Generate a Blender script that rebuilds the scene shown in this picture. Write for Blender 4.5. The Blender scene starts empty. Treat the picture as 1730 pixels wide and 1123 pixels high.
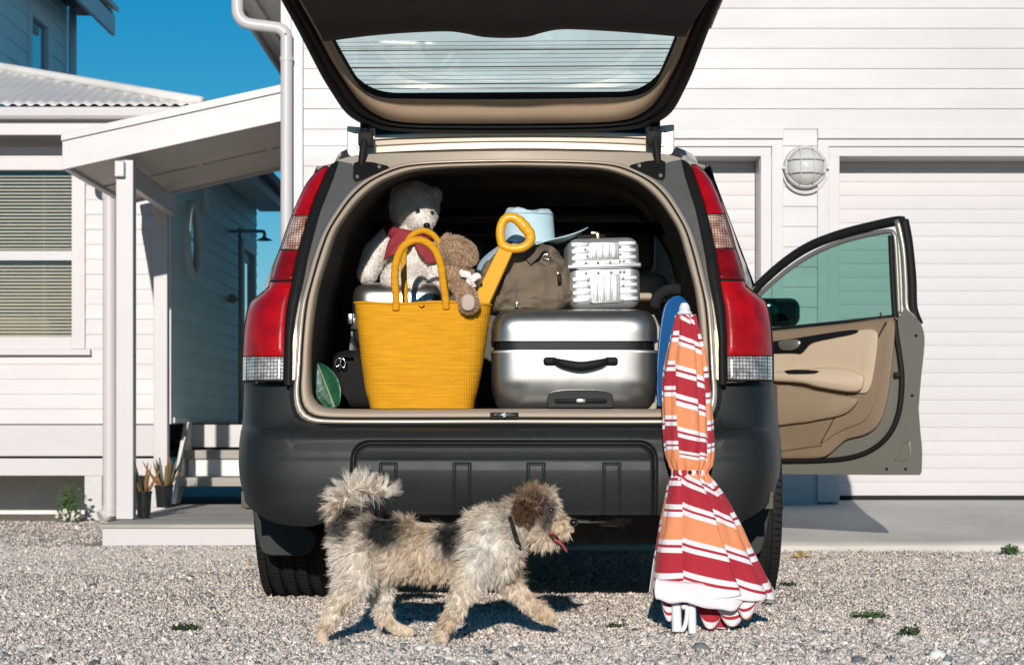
import bpy, bmesh, math, random
import numpy as np
from mathutils import Vector, Matrix, noise as mnoise

R = math.radians
rng = np.random.default_rng(7)
random.seed(7)
SC = bpy.context.scene
COL = SC.collection

# ------------------------------------------------------------------ camera
FPX, CX, HY, EYE = 3400.0, 865.0, 716.0, 0.583     # focal length (in photo pixels), vanishing point, eye height
cam_data = bpy.data.cameras.new('camera')
cam = bpy.data.objects.new('camera', cam_data)
COL.objects.link(cam)
cam.location = (0, 0, EYE)
cam.rotation_euler = (R(90), 0, 0)
cam_data.sensor_width = 36.0
cam_data.lens = FPX / 1730.0 * 36.0
cam_data.shift_y = (HY - 561.5) / 1730.0
cam_data.clip_start = 0.05
cam_data.clip_end = 3000
cam_data.dof.use_dof = True
cam_data.dof.focus_distance = 5.85
cam_data.dof.aperture_fstop = 10.0
SC.camera = cam

# ------------------------------------------------------------------ sky and sun
SUN_EL, SUN_AZ = R(16.5), R(3.0)        # low sun behind the camera, a touch to the left
world = bpy.data.worlds.new('World')
SC.world = world
world.use_nodes = True
wn, wl = world.node_tree.nodes, world.node_tree.links
wn.clear()
sky = wn.new('ShaderNodeTexSky')
sky.sky_type = 'NISHITA'
sky.sun_disc = False
sky.sun_elevation = SUN_EL
sky.sun_rotation = R(180) + SUN_AZ
sky.altitude = 0
sky.air_density = 1.0
sky.dust_density = 0.0
sky.ozone_density = 6.0
hs = wn.new('ShaderNodeHueSaturation')
hs.inputs['Hue'].default_value = 0.482
hs.inputs['Saturation'].default_value = 1.25
hs.inputs['Value'].default_value = 0.78
bgn = wn.new('ShaderNodeBackground')
bgn.inputs['Strength'].default_value = 0.095
wo = wn.new('ShaderNodeOutputWorld')
wl.new(sky.outputs[0], hs.inputs['Color'])
wl.new(hs.outputs[0], bgn.inputs['Color'])
wl.new(bgn.outputs[0], wo.inputs['Surface'])

sd = bpy.data.lights.new('sun', 'SUN')
sd.energy = 4.1
sd.angle = R(0.5)
sd.color = (1.0, 0.945, 0.87)
sun = bpy.data.objects.new('sun', sd)
COL.objects.link(sun)
sun_dir = Vector((math.sin(SUN_AZ) * math.cos(SUN_EL), math.cos(SUN_AZ) * math.cos(SUN_EL), -math.sin(SUN_EL)))
sun.rotation_euler = sun_dir.to_track_quat('-Z', 'Y').to_euler()
sun.location = (-1, -10, 8)

SC.view_settings.view_transform = 'Standard'
SC.view_settings.look = 'None'
SC.view_settings.exposure = 0.1
SC.view_settings.gamma = 1.0
SC.view_settings.use_curve_mapping = False
SC.render.engine = 'CYCLES'
SC.cycles.max_bounces = 6
SC.cycles.diffuse_bounces = 3
SC.cycles.glossy_bounces = 3
SC.cycles.transparent_max_bounces = 12
SC.cycles.use_denoising = True

# ------------------------------------------------------------------ helpers
ORG = {}

def W(px, py, d):
    return Vector(((px - CX) / FPX * d, d, EYE + (HY - py) / FPX * d))
def WX(px, d): return (px - CX) / FPX * d
def WZ(py, d): return EYE + (HY - py) / FPX * d
def onplane(px, py, p0, n):
    ray = Vector(((px - CX) / FPX, 1.0, (HY - py) / FPX))
    o = Vector((0, 0, EYE))
    t = (p0 - o).dot(n) / ray.dot(n)
    return o + ray * t

def tag(o, label, cat, group=None, kind=None):
    o['label'] = label
    if cat: o['category'] = cat
    if group: o['group'] = group
    if kind: o['kind'] = kind
    return o

def thing(name, label, cat, loc=(0, 0, 0), group=None):
    o = bpy.data.objects.new(name, None)
    COL.objects.link(o)
    o.empty_display_size = 0.05
    o.location = loc
    ORG[o.name] = Vector(loc)
    return tag(o, label, cat, group)

def link(name, me, mat, parent=None, origin=None):
    o = bpy.data.objects.new(name, me)
    COL.objects.link(o)
    if mat is not None and not me.materials:
        me.materials.append(mat)
    if parent is not None:
        o.parent = parent
        ORG[o.name] = ORG[parent.name].copy()
    else:
        o.location = origin if origin is not None else (0, 0, 0)
        ORG[o.name] = Vector(o.location)
    return o

class MB:
    """collects geometry in world coordinates"""
    def __init__(s):
        s.v, s.f, s.uv = [], [], None
    def add(s, vs, fs):
        b = len(s.v)
        s.v.extend([tuple(v) for v in vs])
        s.f.extend([tuple(i + b for i in f) for f in fs])
        return s
    def box(s, x0, x1, y0, y1, z0, z1):
        return s.add([(x0, y0, z0), (x1, y0, z0), (x1, y1, z0), (x0, y1, z0), (x0, y0, z1), (x1, y0, z1), (x1, y1, z1), (x0, y1, z1)],
                     [(0, 3, 2, 1), (4, 5, 6, 7), (0, 1, 5, 4), (1, 2, 6, 5), (2, 3, 7, 6), (3, 0, 4, 7)])
    def prism(s, pts, vec):
        """polygon pts (3d, ordered) swept by vec"""
        n = len(pts); vec = Vector(vec)
        vs = [Vector(p) for p in pts] + [Vector(p) + vec for p in pts]
        fs = [tuple(range(n))[::-1], tuple(range(n, 2 * n))]
        fs += [(i, (i + 1) % n, n + (i + 1) % n, n + i) for i in range(n)]
        return s.add(vs, fs)
    def grid(s, P, cu=False, cv=False):
        """P[i][j] rows of points"""
        n, m = len(P), len(P[0])
        vs = [tuple(p) for row in P for p in row]
        fs = []
        for i in range(n if cu else n - 1):
            for j in range(m if cv else m - 1):
                a, b = i, (i + 1) % n
                c, e = j, (j + 1) % m
                fs.append((a * m + c, a * m + e, b * m + e, b * m + c))
        return s.add(vs, fs)
    def tube(s, path, rad, n=10, closed=False, cap=True, flat=1.0, up=None):
        path = [Vector(p) for p in path]
        k = len(path)
        rads = list(rad) if hasattr(rad, '__len__') else [rad] * k
        rows = []
        nrm = None
        for i, p in enumerate(path):
            if closed: t = path[(i + 1) % k] - path[i - 1]
            else: t = path[min(i + 1, k - 1)] - path[max(i - 1, 0)]
            t.normalize()
            if nrm is None:
                a = Vector(up) if up is not None else (Vector((0, 0, 1)) if abs(t.z) < .9 else Vector((1, 0, 0)))
                nrm = (a - t * a.dot(t)).normalized()
            else:
                nrm = (nrm - t * nrm.dot(t)).normalized()
            bn = t.cross(nrm)
            rows.append([p + (nrm * math.cos(2 * math.pi * j / n) + bn * math.sin(2 * math.pi * j / n) * flat) * rads[i] for j in range(n)])
        b = len(s.v)
        s.grid(rows, cu=closed, cv=True)
        if cap and not closed:
            s.f.append(tuple(b + j for j in range(n))[::-1])
            s.f.append(tuple(b + (k - 1) * n + j for j in range(n)))
        return s
    def lathe(s, prof, c, axis=(0, 0, 1), n=32, closed=False):
        """prof: list of (r, h) along axis from c"""
        ax = Vector(axis).normalized()
        a = Vector((1, 0, 0)) if abs(ax.x) < .9 else Vector((0, 1, 0))
        e1 = (a - ax * a.dot(ax)).normalized(); e2 = ax.cross(e1)
        c = Vector(c)
        rows = []
        for r, h in prof:
            rows.append([c + ax * h + (e1 * math.cos(2 * math.pi * j / n) + e2 * math.sin(2 * math.pi * j / n)) * r for j in range(n)])
        return s.grid(rows, cu=closed, cv=True)
    def rbox(s, c, half, r, n=4, rot=None, warp=None):
        """rounded box"""
        bm = bmesh.new()
        bmesh.ops.create_cube(bm, size=2)
        for v in bm.verts: v.co = Vector((v.co.x * half[0], v.co.y * half[1], v.co.z * half[2]))
        bmesh.ops.bevel(bm, geom=bm.edges[:], offset=min(r, min(half) * .98), segments=n, profile=.5, affect='EDGES')
        bm.verts.index_update()
        M = rot if rot is not None else Matrix.Identity(3)
        vs = []
        for v in bm.verts:
            q = Vector(v.co)
            if warp: q = warp(q)
            vs.append(M @ q + Vector(c))
        fs = [tuple(v.index for v in f.verts) for f in bm.faces]
        bm.free()
        return s.add(vs, fs)
    def build(s, name, mat, parent=None, origin=None, smooth=False, angle=None, subd=0, bevel=0, solid=0, merge=0):
        org = ORG[parent.name] if parent is not None else Vector(origin if origin is not None else (0, 0, 0))
        me = bpy.data.meshes.new(name)
        V = np.array(s.v, dtype=np.float64) - np.array(org)
        me.from_pydata([tuple(v) for v in V], [], s.f)
        if merge:
            bm = bmesh.new(); bm.from_mesh(me)
            bmesh.ops.remove_doubles(bm, verts=bm.verts[:], dist=merge)
            bm.to_mesh(me); bm.free()
        me.update()
        if smooth or angle:
            me.polygons.foreach_set('use_smooth', [True] * len(me.polygons))
            if angle:
                me.set_sharp_from_angle(angle=R(angle))
        o = link(name, me, mat, parent, org if parent is None else None)
        if solid:
            m = o.modifiers.new('solid', 'SOLIDIFY'); m.thickness = solid; m.offset = 0
        if bevel:
            m = o.modifiers.new('bevel', 'BEVEL'); m.width = bevel; m.segments = 2; m.limit_method = 'ANGLE'; m.angle_limit = R(40)
        if subd:
            m = o.modifiers.new('sub', 'SUBSURF'); m.levels = subd; m.render_levels = subd
        return o

def spline(pts, n, closed=False):
    """Catmull-Rom through pts (tuples of any length), n samples per span"""
    P = [np.array(p, float) for p in pts]
    k = len(P); out = []
    spans = k if closed else k - 1
    for i in range(spans):
        if closed:
            p0, p1, p2, p3 = P[i - 1], P[i], P[(i + 1) % k], P[(i + 2) % k]
        else:
            p0, p1, p2, p3 = P[max(i - 1, 0)], P[i], P[i + 1], P[min(i + 2, k - 1)]
        for j in range(n):
            t = j / n
            out.append(.5 * ((2 * p1) + (-p0 + p2) * t + (2 * p0 - 5 * p1 + 4 * p2 - p3) * t * t + (-p0 + 3 * p1 - 3 * p2 + p3) * t ** 3))
    if not closed: out.append(P[-1])
    return out

def resample(pts, n):
    P = np.array([tuple(p) for p in pts], float)
    s = np.concatenate([[0], np.cumsum(np.linalg.norm(np.diff(P, axis=0), axis=1))])
    t = np.linspace(0, s[-1], n)
    return np.stack([np.interp(t, s, P[:, k]) for k in range(P.shape[1])], 1)

def interp(x, xs, ys):
    return float(np.interp(x, xs, ys))

def pchip(xs, ys):
    x = np.array(xs, float); y = np.array(ys, float)
    h = np.diff(x); dl = np.diff(y) / h
    m = np.zeros(len(x))
    for i in range(1, len(x) - 1):
        if dl[i - 1] * dl[i] > 0:
            w1, w2 = 2 * h[i] + h[i - 1], h[i] + 2 * h[i - 1]
            m[i] = (w1 + w2) / (w1 / dl[i - 1] + w2 / dl[i])
    m[0], m[-1] = dl[0], dl[-1]
    def f(v):
        v = min(max(v, x[0]), x[-1])
        i = min(max(int(np.searchsorted(x, v)) - 1, 0), len(h) - 1)
        t = (v - x[i]) / h[i]
        return float((2 * t**3 - 3 * t * t + 1) * y[i] + (t**3 - 2 * t * t + t) * h[i] * m[i] + (-2 * t**3 + 3 * t * t) * y[i + 1] + (t**3 - t * t) * h[i] * m[i + 1])
    return f

def fbm(p, sc=1.0, oct=3):
    q = Vector(p) * sc
    a, t = 1.0, 0.0
    for _ in range(oct):
        t += a * mnoise.noise(q); q = q * 2.03; a *= .5
    return t

# ------------------------------------------------------------------ materials
MATS = {}
def pm(name, col, rough=.5, metal=0.0, var=0.0, vscale=6.0, bump=0.0, bscale=40.0, spec=.5, coat=0.0, rvar=0.0, trans=0.0, ior=1.45,
       stretch=(1, 1, 1), detail=5.0, col2=None, objvar=0.0, sheen=0.0, sss=0.0):
    """procedural principled material: colour mottling, roughness mottling and fine bump, all in object space"""
    m = bpy.data.materials.new(name)
    m.use_nodes = True
    nt = m.node_tree; N, L = nt.nodes, nt.links
    b = N['Principled BSDF']
    b.inputs['Base Color'].default_value = (*col, 1)
    b.inputs['Roughness'].default_value = rough
    b.inputs['Metallic'].default_value = metal
    b.inputs['Specular IOR Level'].default_value = spec
    b.inputs['Coat Weight'].default_value = coat
    b.inputs['Coat Roughness'].default_value = 0.05
    b.inputs['Transmission Weight'].default_value = trans
    b.inputs['IOR'].default_value = ior
    if sheen: b.inputs['Sheen Weight'].default_value = sheen
    if sss:
        b.inputs['Subsurface Weight'].default_value = sss
        b.inputs['Subsurface Radius'].default_value = (.01, .006, .004)
    tc = N.new('ShaderNodeTexCoord')
    mp = N.new('ShaderNodeMapping'); mp.inputs['Scale'].default_value = stretch
    L.new(tc.outputs['Object'], mp.inputs['Vector'])
    last = None
    if var or col2 or objvar:
        nz = N.new('ShaderNodeTexNoise'); nz.inputs['Scale'].default_value = vscale; nz.inputs['Detail'].default_value = detail
        nz.inputs['Roughness'].default_value = .65
        L.new(mp.outputs[0], nz.inputs['Vector'])
        rp = N.new('ShaderNodeValToRGB')
        rp.color_ramp.elements[0].position = .32; rp.color_ramp.elements[1].position = .68
        if col2:
            c0, c1 = col, col2
        else:
            c0 = tuple(max(0, c * (1 - var)) for c in col); c1 = tuple(min(1, c * (1 + var)) for c in col)
        rp.color_ramp.elements[0].color = (*c0, 1); rp.color_ramp.elements[1].color = (*c1, 1)
        L.new(nz.outputs['Fac'], rp.inputs['Fac'])
        last = rp.outputs['Color']
        if objvar:
            oi = N.new('ShaderNodeObjectInfo')
            mr = N.new('ShaderNodeMapRange'); mr.inputs['To Min'].default_value = 1 - objvar; mr.inputs['To Max'].default_value = 1 + objvar * .4
            L.new(oi.outputs['Random'], mr.inputs['Value'])
            mx = N.new('ShaderNodeVectorMath'); mx.operation = 'SCALE'
            L.new(last, mx.inputs[0]); L.new(mr.outputs[0], mx.inputs['Scale'])
            last = mx.outputs[0]
        L.new(last, b.inputs['Base Color'])
    if rvar:
        n2 = N.new('ShaderNodeTexNoise'); n2.inputs['Scale'].default_value = vscale * 2.3; n2.inputs['Detail'].default_value = 4
        L.new(mp.outputs[0], n2.inputs['Vector'])
        mr2 = N.new('ShaderNodeMapRange'); mr2.inputs['To Min'].default_value = max(0, rough - rvar); mr2.inputs['To Max'].default_value = min(1, rough + rvar)
        L.new(n2.outputs['Fac'], mr2.inputs['Value']); L.new(mr2.outputs[0], b.inputs['Roughness'])
    if bump:
        n3 = N.new('ShaderNodeTexNoise'); n3.inputs['Scale'].default_value = bscale; n3.inputs['Detail'].default_value = 4
        L.new(mp.outputs[0], n3.inputs['Vector'])
        bp = N.new('ShaderNodeBump'); bp.inputs['Strength'].default_value = bump; bp.inputs['Distance'].default_value = .002
        L.new(n3.outputs['Fac'], bp.inputs['Height']); L.new(bp.outputs[0], b.inputs['Normal'])
    MATS[name] = m
    return m

def glassmat(name, tint, mixf=.12, rough=.02):
    """thin pane: tinted see-through with a mirror-like share growing at grazing angles (Fresnel)"""
    m = bpy.data.materials.new(name); m.use_nodes = True
    N, L = m.node_tree.nodes, m.node_tree.links
    N.clear()
    tr = N.new('ShaderNodeBsdfTransparent'); tr.inputs[0].default_value = (*tint, 1)
    gl = N.new('ShaderNodeBsdfGlossy'); gl.inputs['Roughness'].default_value = rough; gl.inputs[0].default_value = (1, 1, 1, 1)
    fr = N.new('ShaderNodeFresnel'); fr.inputs['IOR'].default_value = 1.5
    ad = N.new('ShaderNodeMath'); ad.operation = 'MULTIPLY'; ad.inputs[1].default_value = mixf / .04
    mx = N.new('ShaderNodeMixShader'); ou = N.new('ShaderNodeOutputMaterial')
    L.new(fr.outputs[0], ad.inputs[0]); L.new(ad.outputs[0], mx.inputs[0]); L.new(tr.outputs[0], mx.inputs[1]); L.new(gl.outputs[0], mx.inputs[2])
    ad.use_clamp = True
    L.new(mx.outputs[0], ou.inputs['Surface'])
    MATS[name] = m
    return m

def attrmat(name, attr='col', rough=.8, bump=0, bscale=200, spec=.3, translucent=0.0, sheen=0.0):
    m = bpy.data.materials.new(name); m.use_nodes = True
    N, L = m.node_tree.nodes, m.node_tree.links
    b = N['Principled BSDF']
    b.inputs['Roughness'].default_value = rough; b.inputs['Specular IOR Level'].default_value = spec
    if sheen: b.inputs['Sheen Weight'].default_value = sheen
    a = N.new('ShaderNodeAttribute'); a.attribute_name = attr
    L.new(a.outputs['Color'], b.inputs['Base Color'])
    if translucent:
        tl = N.new('ShaderNodeBsdfTranslucent'); mx = N.new('ShaderNodeMixShader'); mx.inputs[0].default_value = translucent
        L.new(a.outputs['Color'], tl.inputs[0])
        o = N['Material Output']
        L.new(b.outputs[0], mx.inputs[1]); L.new(tl.outputs[0], mx.inputs[2]); L.new(mx.outputs[0], o.inputs['Surface'])
    if bump:
        tc = N.new('ShaderNodeTexCoord')
        n3 = N.new('ShaderNodeTexNoise'); n3.inputs['Scale'].default_value = bscale
        L.new(tc.outputs['Object'], n3.inputs['Vector'])
        bp = N.new('ShaderNodeBump'); bp.inputs['Strength'].default_value = bump; bp.inputs['Distance'].default_value = .002
        L.new(n3.outputs['Fac'], bp.inputs['Height']); L.new(bp.outputs[0], b.inputs['Normal'])
    MATS[name] = m
    return m

pm('white_paint', (.545, .512, .510), .45, var=.05, vscale=3.0, bump=.15, bscale=60, rvar=.12, stretch=(.25, 1, 1), objvar=.035)
pm('white_trim', (.55, .517, .516), .4, var=.02, vscale=4.0, bump=.08, bscale=70, rvar=.1, objvar=.02)
pm('white_door', (.55, .517, .516), .4, var=.025, vscale=2.5, bump=.1, bscale=60, rvar=.1, stretch=(.3, 1, 1), objvar=.03)
pm('aged_white', (.74, .72, .69), .6, var=.09, vscale=7, bump=.3, bscale=35, rvar=.1)
pm('soffit_paint', (.72, .665, .58), .6, var=.05, vscale=4, bump=.1, bscale=60)
pm('shade_tint_paint', (.58, .84, .88), .5, var=.05, vscale=3.0, bump=.15, bscale=60, stretch=(1, .25, 1), objvar=.05)  # blue skylight in the shade put into the colour; side wall is white
pm('shade_tint_trim', (.60, .76, .80), .5, var=.04, vscale=4)  # trim on the shaded sides, same sky-blue shade mixed into its colour
pm('dark_trim', (.06, .07, .08), .5, var=.1)
pm('corrugated', (.66, .63, .60), .42, metal=.0, var=.06, vscale=3, rvar=.1)
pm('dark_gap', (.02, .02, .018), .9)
pm('weathered_wood', (.40, .37, .325), .8, var=.18, vscale=9, bump=.5, bscale=60, stretch=(.12, 1, 1), objvar=.15)
pm('concrete', (.56, .52, .47), .85, var=.14, vscale=1.4, bump=.5, bscale=45, detail=9)
pm('pier_concrete', (.55, .53, .50), .85, var=.1, vscale=5, bump=.5, bscale=40)
pm('black_plastic', (.010, .010, .0105), .6, var=.1, spec=.18)
pm('rubber', (.016, .016, .016), .75, spec=.2, var=.15, vscale=30, bump=.3, bscale=150)
pm('blind', (.80, .73, .65), .6, var=.03)
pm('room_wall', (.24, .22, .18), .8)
pm('chrome', (.75, .75, .74), .15, metal=1.0)
glassmat('house_glass', (.90, .90, .87), .05)
glassmat('dark_glass', (.10, .12, .13), .08)
glassmat('cabin_glass', (.50, .55, .54), .06)

# ------------------------------------------------------------------ ground
SLAB_Y0, SLAB_Y1, SLAB_X0 = 9.26, 11.2, -1.08
def ground_z(x, y):
    """gentle fall towards the back left"""
    t = min(1, max(0, (y - 7.6) / 3.0)) * min(1, max(0, (-x - .2) / 1.0))
    return -.066 * (t * t * (3 - 2 * t))

def build_ground():
    xs = np.concatenate([[-600, -200, -60, -20, -9, -6], np.arange(-5, 5.01, .1), [6, 9, 20, 60, 200, 600]])
    ys = np.concatenate([[-300, -60, -20, -6, 0, 2, 3], np.arange(3.5, 14.01, .1), [16, 20, 30, 60, 200, 900]])
    P = []
    for y in ys:
        row = []
        for x in xs:
            z = ground_z(x, y)
            if 3.4 < y < 12 and abs(x) < 4.9: z += .006 * fbm((x, y, 0), 1.6, 3)
            if y > SLAB_Y0 + .02 and x > SLAB_X0: z -= .03
            row.append((x, y, z))
        P.append(row)
    m = bpy.data.materials.new('gravel_ground'); m.use_nodes = True
    N, L = m.node_tree.nodes, m.node_tree.links
    b = N['Principled BSDF']; b.inputs['Roughness'].default_value = .95; b.inputs['Specular IOR Level'].default_value = .15
    tc = N.new('ShaderNodeTexCoord')
    def noise(sc, det, rough=.6):
        n = N.new('ShaderNodeTexNoise'); n.inputs['Scale'].default_value = sc; n.inputs['Detail'].default_value = det; n.inputs['Roughness'].default_value = rough
        L.new(tc.outputs['Object'], n.inputs['Vector']); return n
    def vor(sc, feat='F1'):
        n = N.new('ShaderNodeTexVoronoi'); n.inputs['Scale'].default_value = sc; n.feature = feat
        L.new(tc.outputs['Object'], n.inputs['Vector']); return n
    big = noise(1.1, 4); v1 = vor(150); v2 = vor(420)
    r0 = N.new('ShaderNodeValToRGB')
    r0.color_ramp.elements[0].position = .35; r0.color_ramp.elements[0].color = (.80, .675, .555, 1)
    r0.color_ramp.elements[1].position = .65; r0.color_ramp.elements[1].color = (.88, .775, .68, 1)
    L.new(big.outputs['Fac'], r0.inputs['Fac'])
    r1 = N.new('ShaderNodeValToRGB')
    e = r1.color_ramp.elements
    e[0].position = 0; e[0].color = (.82, .81, .80, 1); e[1].position = 1; e[1].color = (1.12, 1.10, 1.08, 1)
    hsv = N.new('ShaderNodeSeparateColor'); L.new(v1.outputs['Color'], hsv.inputs[0]); L.new(hsv.outputs[0], r1.inputs['Fac'])
    mx = N.new('ShaderNodeMix'); mx.data_type = 'RGBA'; mx.blend_type = 'MULTIPLY'; mx.inputs['Factor'].default_value = .75
    L.new(r0.outputs[0], mx.inputs['A']); L.new(r1.outputs[0], mx.inputs['B'])
    r2 = N.new('ShaderNodeValToRGB')
    e = r2.color_ramp.elements
    e[0].position = 0; e[0].color = (.75, .75, .75, 1); e[1].position = .6; e[1].color = (1.1, 1.1, 1.1, 1)
    h2 = N.new('ShaderNodeSeparateColor'); L.new(v2.outputs['Color'], h2.inputs[0]); L.new(h2.outputs[1], r2.inputs['Fac'])
    mx2 = N.new('ShaderNodeMix'); mx2.data_type = 'RGBA'; mx2.blend_type = 'MULTIPLY'; mx2.inputs['Factor'].default_value = .7
    L.new(mx.outputs['Result'], mx2.inputs['A']); L.new(r2.outputs[0], mx2.inputs['B'])
    L.new(mx2.outputs['Result'], b.inputs['Base Color'])
    b1 = N.new('ShaderNodeBump'); b1.inputs['Strength'].default_value = 1.0; b1.inputs['Distance'].default_value = .03; b1.invert = True
    L.new(v1.outputs['Distance'], b1.inputs['Height'])
    b2 = N.new('ShaderNodeBump'); b2.inputs['Strength'].default_value = .6; b2.inputs['Distance'].default_value = .008; b2.invert = True
    L.new(v2.outputs['Distance'], b2.inputs['Height']); L.new(b1.outputs[0], b2.inputs['Normal']); L.new(b2.outputs[0], b.inputs['Normal'])
    MATS['gravel_ground'] = m
    o = MB().grid(P).build('ground', m, smooth=True)
    o['kind'] = 'structure'; o['label'] = 'pale gravel yard in front of the house and garage'
    return o
build_ground()

def stones(name, label, n, fx, zone, size, cols, seed, embed=.35, tall=(.45, .85), octa=False, patch=0.0, base_keep=.62):
    """loose stones as one mesh of small faceted pebbles"""
    g = np.random.default_rng(seed)
    bm = bmesh.new(); bmesh.ops.create_icosphere(bm, subdivisions=1, radius=1)
    bm.verts.index_update()
    bv = np.array([v.co for v in bm.verts]); bf = np.array([[v.index for v in f.verts] for f in bm.faces]); bm.free()
    if octa:
        bv = np.array([(1, 0, -.3), (0, 1, -.3), (-1, 0, -.3), (0, -1, -.3), (.15, .1, 1)], float)     # grit: bedded in, so no underside
        bf = np.array([(0, 1, 4), (1, 2, 4), (2, 3, 4), (3, 0, 4)])
    # density falls off with distance so near stones dominate
    y = zone[2] + (zone[3] - zone[2]) * g.random(n) ** fx
    x = (g.random(n) * 2 - 1) * (y * .30 + .15)
    keep = ~((y > SLAB_Y0 - .02) & (x > SLAB_X0 - .02)) & ~((y > 10.7) & (x > -2.3))
    if patch:
        f = np.zeros(len(x))
        for k in range(9):
            q = g.normal(0, 1, 2) * (1.6 + k * .9); f += np.sin(x * q[0] + y * q[1] * .7 + g.uniform(0, 6.28)) / (1 + .25 * k)
        f = (f - f.mean()) / f.std()
        keep &= g.random(len(x)) < np.clip(base_keep + patch * f, .08, 1)
    x, y = x[keep], y[keep]; n = len(x)
    gz = np.array([ground_z(a, b) + .006 * fbm((a, b, 0), 1.6, 3) for a, b in zip(x, y)])
    s = size[0] * np.exp(g.normal(0, size[1], n))
    sc = np.stack([s * g.uniform(.8, 1.35, n), s * g.uniform(.8, 1.35, n), s * g.uniform(*tall, n)], 1)
    th = g.uniform(0, 2 * np.pi, n); ti = g.normal(0, .35, n)
    V = np.repeat(bv[None], n, 0) * (1 + g.normal(0, .16, (n, len(bv), 1)))
    V = V * sc[:, None, :]
    c, si = np.cos(ti)[:, None], np.sin(ti)[:, None]
    V = np.stack([V[..., 0], V[..., 1] * c - V[..., 2] * si, V[..., 1] * si + V[..., 2] * c], -1)
    c, si = np.cos(th)[:, None], np.sin(th)[:, None]
    V = np.stack([V[..., 0] * c - V[..., 1] * si, V[..., 0] * si + V[..., 1] * c, V[..., 2]], -1)
    V += np.stack([x, y, gz + sc[:, 2] * embed], 1)[:, None, :]
    Fc = (bf[None] + (np.arange(n) * len(bv))[:, None, None]).reshape(-1, 3)
    me = bpy.data.meshes.new(name)
    me.vertices.add(n * len(bv)); me.vertices.foreach_set('co', V.reshape(-1))
    me.loops.add(Fc.size); me.loops.foreach_set('vertex_index', Fc.reshape(-1).astype(np.int32))
    me.polygons.add(len(Fc)); me.polygons.foreach_set('loop_start', np.arange(0, Fc.size, 3, dtype=np.int32))
    me.update(calc_edges=True)
    cols = np.array(cols)
    ci = g.integers(0, len(cols), n)
    cc = cols[ci] * g.uniform(.75, 1.2, (n, 1))
    at = me.color_attributes.new('col', 'FLOAT_COLOR', 'POINT')
    cv = np.concatenate([np.repeat(cc, len(bv), 0), np.ones((n * len(bv), 1))], 1)
    at.data.foreach_set('color', cv.reshape(-1).astype(np.float32))
    o = link(name, me, MATS.get('stone') or attrmat('stone', rough=.9, bump=.4, bscale=400))
    tag(o, label, None, kind='stuff')
    return o
PALE = [(.92, .79, .69), (.86, .73, .625), (.94, .84, .755), (.82, .69, .58), (.75, .655, .575), (.90, .76, .64)]
GREY = [(.34, .355, .35), (.46, .465, .45), (.24, .26, .27), (.60, .58, .54), (.70, .67, .63), (.40, .40, .38), (.52, .48, .42), (.16, .175, .18), (.62, .60, .57)]
stones('gravel_fines', 'fine pale gravel strewn over the yard', 410000, 1.35, (0, 0, 3.95, 10.7), (.0024, .42), PALE + PALE + PALE + [(.40, .39, .37), (.17, .165, .16)], 11, .35, (.9, 1.4), True, .12, .84)
stones('gravel_stones', 'coarse grey gravel thickest in the foreground', 14000, 1.9, (0, 0, 3.9, 5.7), (.0050, .45), GREY, 12, .3, patch=.32)
stones('gravel_chips', 'scattered darker stone chips in the pale gravel', 4200, 1.2, (0, 0, 4.8, 9.2), (.0042, .5), GREY + [(.10, .10, .10), (.14, .13, .12)], 13, .3, patch=.3)
stones('gravel_verge', 'pale sandy grit along the house and porch', 48000, 1.0, (0, 0, 9.2, 13.4), (.0042, .4), PALE, 14, .3, (.7, 1.1), True)

def build_slab():
    zb = .142
    m = MB()
    xs = np.linspace(SLAB_X0, 6.5, 30)
    rows = []
    for t in np.linspace(0, 1, 14):
        rows.append([(x, SLAB_Y0 + t * (SLAB_Y1 + .3 - SLAB_Y0) + (.012 * fbm((x, 0, 3), 2.1) if t == 0 else 0), .028 + (zb - .028) * t * (SLAB_Y1 + .3 - SLAB_Y0) / (SLAB_Y1 - SLAB_Y0) + .003 * fbm((x, t * 3, 1), .9)) for x in xs])
    front = [[(p[0], p[1] - .012, -.06) for p in rows[0]], [(p[0], p[1] - .006, p[2] - .008) for p in rows[0]]] + rows
    m.grid(front)
    o = m.build('driveway_apron', MATS['concrete'], smooth=True, angle=50)
    o['kind'] = 'structure'; o['label'] = 'grey concrete apron sloping up to the garage doors'
build_slab()

# ------------------------------------------------------------------ siding
def courses(parent, name, mat, spans_of, z0, z1, pitch, plane, axis='x', out=-1, lap=.008, base=.004, thick=.02):
    """lap boards: spans_of(zlo,zhi) -> list of (a,b) intervals along the wall; plane = wall face coordinate"""
    z = z0
    k = 0
    while z < z1 - 1e-4:
        zt = min(z + pitch, z1)
        for a, b in spans_of(z, zt):
            if b - a < .004: continue
            f0, f1, bk = plane + out * (base + lap + random.uniform(-.0015, .0015)), plane + out * base, plane - out * thick
            zz0, zz1 = z + .002 + random.uniform(-.0007, .001), zt + .012
            m = MB()
            sec = [(f0, zz0), (f1, zz1), (bk, zz1), (bk, zz0)]
            if axis == 'x': A = [(a, p, q) for p, q in sec]; B = [(b, p, q) for p, q in sec]
            else: A = [(p, a, q) for p, q in sec]; B = [(p, b, q) for p, q in sec]
            m.add(A + B, [(0, 1, 2, 3), (7, 6, 5, 4), (0, 4, 5, 1), (1, 5, 6, 2), (2, 6, 7, 3), (3, 7, 4, 0)])
            # normals are made consistent below
            o = m.build(name, mat, parent)
            bm = bmesh.new(); bm.from_mesh(o.data); bmesh.ops.recalc_face_normals(bm, faces=bm.faces[:]); bm.to_mesh(o.data); bm.free()
            k += 1
        z = zt
    return k

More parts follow.
